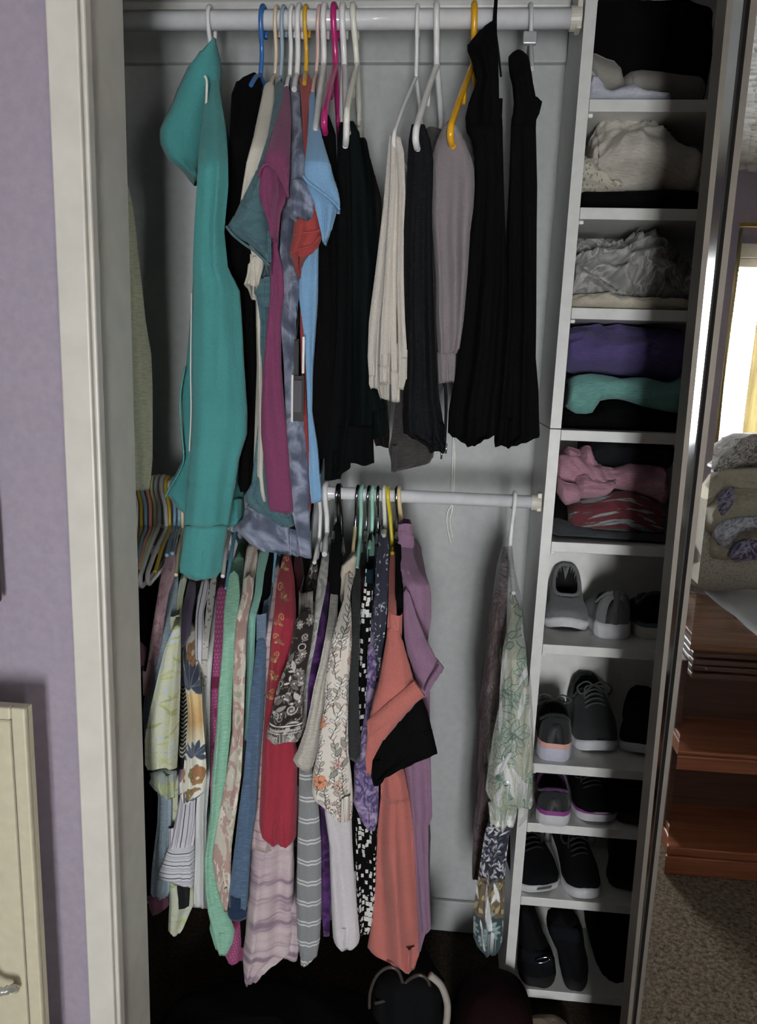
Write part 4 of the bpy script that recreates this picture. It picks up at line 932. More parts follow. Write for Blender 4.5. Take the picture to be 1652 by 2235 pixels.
for u, v, nk, e, lb in [(738, 1060, (732, 1155), (726, 1180), 'chrome hook hanger of the black velvet top'), (782, 1060, (775, 1152), (768, 1235), 'chrome hook hanger above the floral blouse'), (806, 1062, (798, 1158), (796, 1185), 'chrome hook hanger between the two mint hangers'),
                     (826, 1062, (825, 1165), (822, 1190), 'chrome hook hanger right of the mint hangers'), (866, 1062, (867, 1160), (866, 1180), 'chrome hook hanger of the black top under coral')]:
    hanger(lb, 'c9b98c' if 'floral' in lb else '121212', 'l', u, v, nk, e, .09, .0036, bar=False, hookmat=M_hchrome)
hanger('black plastic hanger beside the black velvet top', '101012', 'l', 742, 1054, (746, 1175), (750, 1210), .15, .0036, bar=False)
# ---------------------------------------------------------------- lower rod: clothes from left to right
Y0 = 1.36
def W(nm, label, cat, rows, mat, y=Y0, L=.32, kind=None, **kw):
    kw.setdefault('ytop', 1.49); kw.setdefault('drop', .13); kw.setdefault('amp', .005)
    return wear(nm, label, cat, 'l', [(nm, rows, y, L, mat, kw)])
W('shirt', 'mauve shirt peeping out beside the door jamb', 'shirt', '1290:298,312 1370:298,319 1420:298,321 1450:298,318 1480:298,314', F_plumb, 1.37, .25)
wear('shirt', 'black shirt with pink motifs hanging by the door jamb', 'shirt', 'l', [
 ('body', '1245:330,341 1260:311,345 1300:304,346 1400:304,338 1500:304,330 1600:308,330 1690:312,350 1800:314,352 1950:316,345 1970:318,345', 1.385, .29, F_blk, dict(ytop=1.5, drop=.1)),
 ('hem_band', '1962:320,366 1975:324,368 1988:326,366 1996:330,350', 1.38, .2, cloth('7f4a63'), dict(amp=.004))])
W('shirt', 'pink shirt with dark pink scribbled print', 'shirt', '1203:366,382 1212:361,385 1230:358,387 1260:351,382 1300:344,368 1350:336,360 1400:328,353 1450:322,342 1480:316,332 1520:312,330', F_pr, 1.345, .30, **pf('b3929a', pr_scribble))
W('shirt', 'light blue jersey shirt beside the pink scribbled shirt', 'shirt', '1252:372,388 1280:366,389 1330:360,384 1380:354,376 1450:338,362 1500:318,345 1560:311,340 1640:318,350 1740:345,375 1800:343,373 1900:331,372 1955:328,370 1963:334,366', F_ltblue, 1.352, .32, nf=2.5)
wear('shirt', 'pale yellow-green palm leaf shirt with a wide short sleeve', 'shirt', 'l', [
 ('shoulder', '1262:394,409 1300:386,400 1350:380,395 1400:372,394', 1.36, .25, cloth('a8b4a6', 'brush', 'b6bd98', 'a0b4b4', h4='c3c6a8'), dict(ytop=1.49)),
 ('sleeve', '1370:380,393 1390:370,394 1420:359,394 1480:344,394 1550:328,392 1620:315,390 1680:316,387 1692:322,386', 1.27, .06, F_pr, dict(amp=.005, nf=1.6, tilt=.012, **pf('c3c8ae', pr_palm))),
 ('sleeve_lining', '1692:326,386 1705:330,385 1714:322,384 1730:340,382 1744:355,381', 1.285, .05, cloth('93a09a', 'brush', 'a9b37a', '8fa0ac', h4='b0b48c'), dict(amp=.005)),
 ('hem', '1700:352,392 1850:360,400 1960:370,423 1985:369,423 2000:368,415 2035:367,399 2042:376,392', 1.375, .18, F_pr, dict(amp=.006, **pf('c3c8ae', pr_palm)))])
W('shirt', 'black and white leaf print shirt with lilac patches', 'shirt', '1272:410,427 1300:405,427 1340:394,420 1380:392,416 1420:390,412 1500:390,410 1600:391,408 1750:388,410 1940:384,415 1985:386,412', F_pr, 1.375, .28, **pf('1c1a1c', pr_bw))
wear('shirt', 'white shirt with fine black and lilac stripes and a striped hem band', 'shirt', 'l', [
 ('body', '1268:441,457 1300:432,454 1340:427,443 1390:424,445 1450:426,442 1600:420,440 1700:400,428 1760:389,426 1830:375,425 1862:366,424', 1.345, .30, F_vl, dict(ytop=1.49)),
 ('hem_band', '1862:365,424 1900:351,423 1918:343,423 1928:350,423 1938:385,422', 1.335, .24, F_hl, dict(amp=.004, nf=1.5))])
W('shirt', 'gold and navy tropical print shirt with a long short-sleeve', 'shirt', '1366:413,422 1400:406,429 1430:398,430 1480:401,434 1520:406,440 1560:410,442 1620:406,446 1680:401,450 1720:391,450 1740:393,446 1755:398,428 1764:400,410', F_pr, 1.272, .06, ytop=1.42, nf=1.5, tilt=.008, **pf('e0d6bc', pr_hawaii))
W('shirt', 'plain white shirt strip left of the magenta blouse', 'shirt', '1300:458,474 1330:455,472 1400:449,467 1500:441,459 1600:438,458 1700:432,458 1780:427,451 1900:425,448 1960:423,446 1984:424,446', F_white, 1.35, .32, nf=1.5)
W('shirt', 'cream shirt with tiny dots beside the striped shirt', 'shirt', '1262:461,473 1300:453,469 1350:448,462 1400:444,455 1500:440,450', F_dots, 1.34, .3)
W('blouse', 'magenta dotted blouse with dark leaf print', 'blouse', '1285:473,493 1320:472,492 1370:468,489 1420:465,486 1480:461,482 1550:458,476 1630:456,470 1800:460,490 2000:478,530 2065:498,533 2085:487,533 2105:498,528', F_pr, 1.375, .30, **pf('a03a72', pr_magenta))
W('shirt', 'black top between the denim shirt and aqua shirt', 'shirt', '1212:575,598 1300:566,590 1400:553,575 1500:545,562 1700:530,560 1900:508,540 2000:512,537 2068:513,535', F_blk, 1.385, .28)
wear('jumper', 'mint green heathered long-sleeved jumper', 'jumper', 'l', [
 ('body', '1216:510,532 1250:502,531 1300:498,530 1400:488,520 1600:480,510 1900:470,500 2000:474,500 2030:456,490 2076:470,492', 1.39, .28, F_mint, dict(ytop=1.5)),
 ('sleeve', '1250:500,520 1300:492,524 1340:488,519 1380:487,514 1420:485,511 1500:477,507 1600:471,503 1700:462,493 1780:458,488 1880:445,475 1950:448,475 2000:454,497 2040:464,513 2070:472,506 2087:478,494', 1.285, .08, F_mint, dict(ytop=1.40, amp=.004, nf=1.2))])
wear('jumper', 'beige and dusty pink abstract print long-sleeved top', 'top', 'l', [
 ('body', '1192:539,562 1230:534,562 1265:531,556 1350:520,545 1500:515,540', 1.38, .28, F_abs, dict(ytop=1.5)),
 ('sleeve', '1260:531,555 1300:528,552 1350:514,541 1400:512,537 1450:509,536 1500:508,534 1600:507,531 1700:493,526 1780:478,515 1850:466,506 1880:463,504 1930:471,503 1975:485,498 1990:489,496', 1.282, .07, F_abs, dict(ytop=1.40, amp=.005, nf=1.3))])
W('top', 'aqua green top between the abstract top and denim shirt', 'top', '1203:566,589 1250:559,577 1300:555,571 1350:540,558 1400:536,556 1450:535,554 1500:535,548 1560:534,545 1620:532,542', F_aqua, 1.345, .30)
wear('shirt', 'blue denim-look long-sleeved shirt with navy cuff', 'shirt', 'l', [
 ('shoulder', '1260:586,596 1283:579,594 1320:575,591 1360:568,588 1398:559,583', 1.33, .28, cloth('64798f', 'heather', '74889c'), dict(ytop=1.47)),
 ('sleeve', '1396:560,583 1450:555,580 1500:548,578 1600:539,572 1700:531,564 1780:520,559 1850:512,548 1950:500,542 1990:499,539', 1.285, .08, F_denim, dict(ytop=1.33, amp=.004, nf=1.2)),
 ('cuff', '1988:499,540 2000:496,539 2012:501,536', 1.283, .07, F_navy, dict(amp=.003))])
wear('cardigan', 'long pink and mauve space-dyed striped cardigan', 'cardigan', 'l', [
 ('front_edge', '1238:600,612 1300:594,603 1400:580,590 1500:573,584 1600:568,580 1700:560,573 1800:553,570 1860:547,600', 1.33, .28, cloth('bfa5a6', 'hlines', 'a58a8e', 'c9b2b2', h4='98808a', scale=.4), dict(ytop=1.48)),
 ('body', '1700:562,640 1850:547,640 1900:543,642 2000:538,640 2060:534,642 2100:528,634 2118:530,600 2132:532,577 2151:534,560', 1.338, .30, F_pinkst, dict(amp=.010, nf=2.2)),
 ('side', '1980:630,648 2035:636,652 2080:634,652 2100:620,648', 1.36, .2, F_pinkst, dict(amp=.005))])
wear('tunic', 'crimson red tunic with gold embroidered front', 'tunic', 'l', [
 ('front', '1213:618,633 1240:612,638 1263:606,642 1290:602,644 1330:599,646 1400:592,645 1500:582,643 1600:575,641 1650:571,649 1700:569,649 1780:565,648 1820:565,647 1838:570,646 1846:582,640 1850:592,630', 1.32, .33, F_pr, dict(ytop=1.49, amp=.006, nf=2.2, **pf('a51c37', pr_red)))])
W('blouse', 'dark maroon blouse behind the paisley blouse', 'blouse', '1212:643,657 1300:640,668 1400:640,665 1600:645,665 1720:648,662', F_maroon, 1.40, .27)
wear('blouse', 'black and silver paisley blouse with a bordered short sleeve', 'blouse', 'l', [
 ('shoulder', '1230:678,694 1280:664,692 1330:654,685 1350:650,684', 1.335, .22, F_pr, dict(ytop=1.48, **pf('2c2422', pr_paisley))),
 ('sleeve', '1338:654,684 1365:643,685 1420:633,678 1450:626,672 1500:606,663 1550:595,660 1580:588,660 1600:583,661 1618:580,655 1624:590,650', 1.262, .06, F_pr, dict(ytop=1.29, drop=.03, amp=.0025, nf=1.0, **pf('2c2422', pr_paisley)))])
wear('top', 'grey marbled top with a white-striped grey sleeve', 'top', 'l', [
 ('body', '1205:705,719 1260:694,715 1300:689,709 1350:685,698 1400:676,690 1450:666,680 1500:660,672 1600:656,668 1700:655,685', 1.345, .30, F_marb, dict(ytop=1.49)),
 ('sleeve', '1640:655,680 1690:652,682 1750:652,694 1850:648,701 1950:647,701 2000:647,701 2060:648,698 2095:655,691 2112:656,668', 1.32, .10, F_gst, dict(amp=.0015, nf=2.5))])
W('top', 'black velvet strappy top on the chrome hook hanger', 'top', '1152:727,740 1190:721,750 1250:718,746 1300:718,742 1500:715,740 1700:712,735', F_vel, 1.40, .22, amp=.004)
W('top', 'deep purple tie-dye long top', 'top', '1270:705,721 1310:700,718 1350:699,713 1400:686,710 1450:681,706 1500:670,696 1560:665,690 1700:690,705 1780:698,712 1900:701,722 2000:702,721 2045:706,719', F_purp, 1.36, .30)
wear('jumper', 'oatmeal heathered jumper with a loose sleeve', 'jumper', 'l', [
 ('sleeve', '1257:727,740 1300:721,738 1350:716,736 1400:708,730 1450:698,722 1500:685,712 1550:676,707 1600:665,699 1650:647,693 1668:637,688 1682:650,682 1692:656,672', 1.275, .055, F_oat, dict(ytop=1.46, amp=.005, nf=1.6, tilt=.006))])
wear('shirt', 'lavender white plain long-sleeved shirt below the floral blouse', 'shirt', 'l', [
 ('sleeve', '1700:700,760 1790:709,767 1850:718,769 1950:721,775 2030:724,783 2060:726,785 2072:731,780 2077:738,772', 1.325, .12, F_lav, dict(amp=.005, nf=1.6))])
wear('blouse', 'cream blouse with line-drawn flowers and orange blossoms', 'blouse', 'l', [
 ('collar', '1218:766,778 1235:746,776 1255:742,775 1280:743,769 1300:736,763 1318:744,756', 1.42, .06, cloth('b9ad98'), dict(amp=.003)),
 ('sleeve', '1250:754,771 1310:750,764 1340:740,767 1400:724,768 1450:715,765 1500:709,761 1550:707,760 1600:697,760 1650:692,761 1700:681,767 1740:677,770 1755:683,770 1765:698,770 1790:728,768 1797:742,764', 1.255, .06, F_pr, dict(ytop=1.42, amp=.004, nf=1.4, **pf('d6cfc3', pr_floral)))])
wear('t_shirt', 'charcoal heathered tee with a narrow sleeve', 't-shirt', 'l', [
 ('sleeve', '1237:774,787 1300:768,787 1350:767,786 1400:766,784 1500:759,782 1600:758,785 1640:758,787 1660:759,786', 1.285, .07, F_chh, dict(ytop=1.46, amp=.003)),
 ('body', '1600:762,784 1700:766,784 1800:768,782 1900:768,780', 1.36, .2, F_blk, dict())])
W('top', 'narrow dusty pink ribbed top beside the charcoal tee', 'top', '1262:785,795 1300:784,794 1340:783,792 1364:784,789 1500:780,786', F_pinkr, 1.355, .26)
wear('dress', 'long black dress with white dash mosaic print', 'dress', 'l', [
 ('bodice', '1276:795,814 1320:789,812 1350:785,810 1420:784,807 1500:777,803 1560:774,803 1600:776,803 1700:776,812', 1.335, .28, F_mos, dict(amp=.003)),
 ('skirt', '1690:776,812 1780:778,815 1800:776,824 1900:775,822 2000:779,818 2044:783,804', 1.345, .30, F_mos, dict(amp=.008, nf=2))])
W('top', 'dark teal top with mint blocks under the mint hanger', 'top', '1172:803,818 1200:801,818 1250:799,817 1300:795,814', F_tealsq, 1.32, .28)
W('blouse', 'navy blouse with white scribble print', 'blouse', '1160:828,845 1200:824,849 1250:819,847 1300:818,846 1350:814,844 1400:816,838 1450:817,830 1490:818,826', F_pr, 1.325, .30, **pf('33364a', pr_navy))
W('top', 'lilac and indigo tie-dye top tail beside the coral dress', 'top', '1280:811,821 1400:803,818 1480:801,822 1560:797,812 1620:785,808 1680:772,812 1720:772,826 1760:770,826 1800:790,823 1813:802,818', F_lil, 1.32, .26)
wear('dress', 'long coral linen dress with a wide cuffed sleeve', 'dress', 'l', [
 ('shoulder', '1203:853,863 1250:848,864 1300:848,864 1350:846,866 1400:843,878', 1.30, .25, F_coral, dict(ytop=1.48, amp=.003)),
 ('sleeve', '1370:845,868 1400:842,879 1450:833,893 1490:826,904 1515:820,921 1527:815,920 1540:812,912 1560:808,893 1580:804,873 1600:801,856 1620:800,836 1660:797,813 1692:800,810', 1.245, .055, F_coral, dict(ytop=1.30, amp=.003, nf=1)),
 ('body', '1560:812,880 1640:815,872 1690:826,876 1700:830,884 1750:830,894 1800:825,900 1850:822,904 1950:818,909 2050:807,914 2095:799,917 2106:815,912 2121:868,904', 1.33, .33, F_coral, dict(amp=.012, nf=1.9))])
co = find('dress', 'coral')
def strip3(name, q, y, th, mat, parent):
    p = [at(u, v, y) for u, v in q]; return MB().prism(p, (0, th, 0)).obj(name, mat, parent)
cuff = [(800, 1604), (800, 1578), (904, 1488), (926, 1518)]
bm_ = MB(); nseg = 14; top_, bot_ = [], []
for i in range(nseg+1):
    s = i/nseg; yy = 1.240+.012*(2*s-1)**2
    top_.append(at(801+(903-801)*s, 1574+(1487-1574)*s, yy)); bot_.append(at(803+(927-803)*s, 1612+(1520-1612)*s, yy-.003))
vs_ = top_+bot_+[p+Vector((0, .006, 0)) for p in top_]+[p+Vector((0, .006, 0)) for p in bot_]; m_ = nseg+1
fs_ = []
for i in range(nseg): fs_ += [(i, i+1, m_+i+1, m_+i), (2*m_+i, 3*m_+i, 3*m_+i+1, 2*m_+i+1), (i, 2*m_+i, 2*m_+i+1, i+1), (m_+i, m_+i+1, 3*m_+i+1, 3*m_+i)]
mesh_obj('sleeve_cuff', vs_, fs_, F_coral, co, True, [(p[0]*3, p[2]) for p in vs_])
wear('top', 'black top with a wide sleeve hanging out of the coral dress', 'top', 'l', [
 ('body', '1163:863,874 1250:862,878 1300:862,878 1400:872,882 1500:880,900', 1.335, .26, F_blk, dict(ytop=1.48, amp=.003)),
 ('sleeve', '1500:870,912 1530:840,921 1560:822,933 1600:812,943 1640:808,953 1655:808,956 1668:808,925 1680:807,894 1700:809,842 1718:816,829', 1.268, .045, F_blk, dict(amp=.004))])
wear('dress', 'long mauve linen dress with stand collar, rightmost before the gap', 'dress', 'l', [
 ('body', '1195:864,901 1220:865,904 1250:872,916 1280:879,938 1300:880,941 1350:880,941 1386:880,936 1400:884,934 1500:884,938 1600:884,938 1670:881,940 1750:888,942 1790:893,943 1806:895,935 1900:902,935 2000:907,937 2035:909,940 2042:910,928 2076:911,918', 1.355, .32, F_mauve, dict(ytop=1.45, drop=.07, amp=.007, nf=2)),
 ('collar', '1158:872,888 1172:870,903 1190:866,905 1200:864,901', 1.45, .07, F_mauve, dict(amp=.002)),
 ('sleeve', '1290:880,892 1350:880,911 1400:882,931 1440:889,952 1462:897,971 1475:900,962 1490:905,951 1512:912,938 1530:916,930', 1.29, .045, F_mauve, dict(ytop=1.34, amp=.003, nf=1, tilt=.008))])
ma = find('dress', 'mauve')
MB().tube(smooth_path([at(u, v, 1.283) for u, v in ((926, 1507), (936, 1484), (950, 1463), (957, 1450))], 4), .0016, 6).obj('cuff_seam', flat('mauve_seam', '5f4558', .8), ma, True)
# bagged dresses at the right end
W('dress', 'brown-mauve dress at the back of the clear garment bag', 'dress', '1228:1094,1112 1280:1084,1108 1350:1066,1106 1450:1058,1100 1560:1042,1092 1700:1044,1080 1750:1041,1075 1800:1034,1066 1880:1030,1058 1920:1030,1045', F_taupeb, 1.41, .22)
wear('dress', 'long green and white tropical print dress inside the clear garment bag', 'dress', 'l', [
 ('sleeve', '1298:1111,1122 1330:1113,1138 1350:1114,1141 1380:1106,1142 1420:1097,1148 1480:1092,1153 1550:1088,1158 1620:1074,1163 1700:1063,1163 1745:1057,1163 1762:1066,1163 1768:1076,1160', 1.30, .14, F_pr, dict(ytop=1.44, amp=.006, nf=2, **pf('b9bda6', pr_tropic))),
 ('sash', '1764:1064,1130 1780:1066,1128 1800:1068,1124 1812:1070,1120', 1.305, .10, cloth('c9ccc4', 'brush', 'a9b5a4', 'e0e2dc', h4='8fa398'), dict(amp=.009, nf=3)),
 ('skirt', '1806:1064,1118 1830:1057,1111 1900:1047,1103 1950:1039,1101 2000:1032,1100 2060:1032,1096 2078:1040,1090 2087:1052,1082', 1.315, .20, F_pr, dict(amp=.006, nf=3, **pf('4a5450', pr_skirt)))])
M_film = NT('clear_plastic_film'); tb_ = M_film
tr_ = tb_.n('ShaderNodeBsdfTransparent'); gl_ = tb_.n('ShaderNodeBsdfGlossy', i_Roughness=.12); lw_ = tb_.n('ShaderNodeLayerWeight', i_Blend=.35)
no_ = tb_.n('ShaderNodeTexNoise', i_Scale=14.0, i_Detail=4.0, i_Distortion=2.5); tb_.l(tb_.co(False, (1, 1, .35)), no_.inputs['Vector'])
bp_ = tb_.n('ShaderNodeBump', i_Strength=1.0, i_Distance=.05); tb_.l(no_.outputs['Fac'], bp_.inputs['Height']); tb_.l(bp_.outputs[0], gl_.inputs['Normal']); tb_.l(bp_.outputs[0], lw_.inputs['Normal'])
mm_ = tb_.n('ShaderNodeMath', operation='MULTIPLY_ADD', i_1=.5, i_2=.02); tb_.l(lw_.outputs['Facing'], mm_.inputs[0]); mx_ = tb_.n('ShaderNodeMixShader'); tb_.l(mm_.outputs[0], mx_.inputs[0]); tb_.l(tr_.outputs[0], mx_.inputs[1]); tb_.l(gl_.outputs[0], mx_.inputs[2])
tb_.l(mx_.outputs[0], tb_.t.nodes['Material Output'].inputs[0]); tr_.inputs[0].default_value = (.96, .97, .97, 1)
W('garment_bag', 'clear plastic garment bag over the tropical dress by the shelf unit', 'bag', '1192:1102,1114 1204:1092,1119 1240:1083,1122 1300:1076,1136 1400:1062,1152 1500:1048,1160 1600:1040,1165 1700:1038,1167 1780:1036,1166 1796:1040,1160', tb_.m, 1.275, .38, amp=.008, nf=3, align=.9, ytop=1.5, drop=.1, hem=False)

# ---------------------------------------------------------------- textiles on the shelves
GS = 'textiles folded on the shelves'
def onshelf(o, label, cat='cloth'): return tag(o, label, cat, GS)
F_offw = cloth('b9b3a5', 'heather', 'c4beb1'); F_wsheet = cloth('b9bbc8'); F_cush = cloth('8f8b82'); F_lace = cloth('bdb7a4', 'speckle', '8f8a78'); F_camo = cloth('a3a2a0', 'marble', '7a7977', 'b5b4b2', scale=1.0)
F_crm2 = cloth('b8b09a'); F_violet = cloth('54477f', 'heather', '5d5088'); F_turq = cloth('5f9f96', 'heather', '68aaa0'); F_pink = cloth('b27d90', 'heather', 'bb899a'); F_dk = cloth('1a1c20', k=1.2); F_dkt = cloth('101c20', k=1.2)
F_paint = cloth('6a2a32', 'hbrush', '7f9291', '44646e', h4='3f6a78')
onshelf(slab('pillow', '1290:96,160 1310:100,200 1330:110,205 1350:116,205 1362:130,205 1370:150,205', 1.58, .12, F_cush, rnd=.04, ex=2), 'dim grey cushion standing on the top shelf at the left', 'pillow')
onshelf(slab('bag', '1290:20,150 1310:-10,208 1400:-14,210 1500:-10,212 1570:10,213', 1.625, .07, F_blk, crumple=(.006, 9), rnd=.03), 'black filling added to darken the back of the top shelf compartment', 'bag')  # invented black cloth, added so the back of this compartment reads dark
onshelf(slab('pillow', '1362:160,206 1385:142,208 1410:136,212 1450:140,214 1500:150,214 1550:155,215', 1.585, .12, F_cush, rnd=.05, ex=2), 'dim grey cushion lying on the top shelf at the right', 'pillow')
onshelf(slab('sheet', '1285:158,214 1296:149,215 1304:158,215 1320:178,215 1340:196,216 1365:186,216 1393:179,217 1412:192,217 1440:200,217 1470:203,218', 1.525, .06, F_wsheet, crumple=(.006, 22), rnd=.02), 'white crumpled sheet on the top shelf')
onshelf(slab('blanket', '1294:330,365 1300:285,385 1312:262,402 1330:250,408 1355:246,410 1390:248,412 1420:254,412 1450:258,408 1475:280,405 1505:300,418 1540:306,426', 1.515, .17, F_offw, crumple=(.019, 10), rnd=.06, ex=2), 'off-white blanket loosely bundled on the second shelf')
onshelf(slab('blanket', '1268:330,412 1285:335,413 1300:338,412 1320:362,412 1340:388,411 1372:404,410', 1.508, .14, F_lace, crumple=(.006, 30), rnd=.03), 'cream lace knit throw under the bundled blanket at the left')
onshelf(slab('blanket', '1266:412,450 1300:413,450 1400:411,452 1470:408,453 1540:412,454', 1.52, .17, F_blk, rnd=.02), 'black folded cloth at the bottom of the second shelf', 'cloth')
onshelf(slab('blanket', '1252:600,655 1256:555,660 1268:530,660 1290:522,660 1310:520,662 1340:524,664 1380:515,666 1400:500,666 1430:490,668 1455:505,668 1480:540,668 1515:580,668', 1.515, .17, F_camo, crumple=(.024, 17), rnd=.06, ex=2), 'grey and white mottled fleece blanket crumpled on the third shelf')
onshelf(slab('blanket', '1247:645,670 1270:640,670 1300:642,670 1330:636,672 1360:646,673 1400:650,674 1450:650,676 1515:652,678', 1.508, .15, F_crm2, crumple=(.005, 30), rnd=.012), 'cream folded throw under the mottled blanket')
onshelf(slab('towel', '1240:745,790 1246:722,805 1258:711,814 1275:707,818 1310:706,818 1360:707,819 1400:710,822 1440:713,828 1510:718,838', 1.525, .17, F_violet, crumple=(.008, 14), rnd=.055, ex=2.2), 'violet fleece rolled up on the fourth shelf', 'blanket')
onshelf(slab('towel', '1241:882,888 1248:830,893 1254:824,897 1266:820,904 1290:817,905 1305:817,902 1318:818,876 1340:822,872 1362:829,872 1385:825,878 1410:825,886 1440:832,894 1470:838,900 1500:826,904', 1.512, .13, F_turq, crumple=(.004, 14), rnd=.02), 'turquoise towel draped over dark clothes on the fourth shelf', 'towel')
onshelf(slab('clothes', '1226:893,934 1245:890,935 1270:897,936 1300:900,937 1320:880,938 1345:874,939 1385:880,941 1420:892,943 1495:906,946', 1.53, .16, F_blk, crumple=(.004, 15), rnd=.03), 'black clothes folded at the bottom of the fourth shelf', 'clothes')
onshelf(slab('clothes', '1228:845,892 1236:840,892 1245:838,892 1252:846,892', 1.535, .08, F_dkt, rnd=.02), 'dark teal sliver of cloth beside the turquoise towel', 'clothes')
pk = thing('sweatshirt', 'dusty pink sweatshirt stuffed on the fifth shelf with its cuff hanging out', 'sweatshirt', at(1300, 1080, 1.51), GS)
slab('body', '1216:1010,1060 1226:1000,1075 1245:996,1085 1262:995,1088 1290:1004,1086 1320:1022,1078 1350:1027,1070 1375:1018,1076 1400:1016,1084 1430:1022,1096 1470:1030,1115', 1.525, .14, F_pink, pk, crumple=(.010, 16), rnd=.04)
slab('collar', '1234:990,1012 1242:977,1015 1256:980,1018 1274:988,1020', 1.55, .05, F_pink, pk, crumple=(.005, 22), rnd=.02)
slab('hood', '1274:985,1022 1282:974,1028 1292:976,1030 1298:990,1032 1310:1012,1034', 1.535, .05, F_pink, pk, crumple=(.004, 22), rnd=.02)
slab('cuff', '1222:1045,1080 1230:1052,1094 1240:1056,1107 1256:1058,1102 1272:1066,1097 1275:1070,1094', 1.495, .05, F_pink, pk, rnd=.015)
slab('sleeve', '1262:1045,1092 1275:1040,1092 1290:1042,1092 1310:1050,1090 1330:1054,1084 1350:1050,1068', 1.500, .06, F_pink, pk, crumple=(.004, 22), rnd=.025)
onshelf(slab('clothes', '1288:975,1012 1300:968,1018 1330:962,1022 1380:962,1020 1430:966,1020 1480:970,1030', 1.535, .13, F_dk, crumple=(.006, 14), rnd=.04), 'dark grey clothing lying on top of the pink sweatshirt', 'clothes')
onshelf(slab('clothes', '1247:1110,1155 1255:1100,1158 1280:1094,1160 1310:1088,1161 1345:1080,1163 1380:1076,1166 1420:1092,1168 1462:1112,1172', 1.516, .15, F_paint, crumple=(.003, 12), rnd=.025), 'folded garment with red, pale blue and teal brush print on the fifth shelf', 'clothes')
onshelf(slab('clothes', '1206:1095,1170 1212:1075,1170 1225:1085,1171 1240:1108,1172 1248:1120,1172', 1.535, .12, F_blk, rnd=.03), 'black cloth squeezed at the left of the fifth shelf', 'clothes')
onshelf(slab('clothes', '1208:1132,1170 1225:1134,1172 1244:1142,1173 1300:1160,1175 1380:1166,1180 1462:1172,1186', 1.519, .15, cloth('353a3d', k=1.2), rnd=.012), 'dark grey folded cloth flat on the fifth shelf', 'clothes')
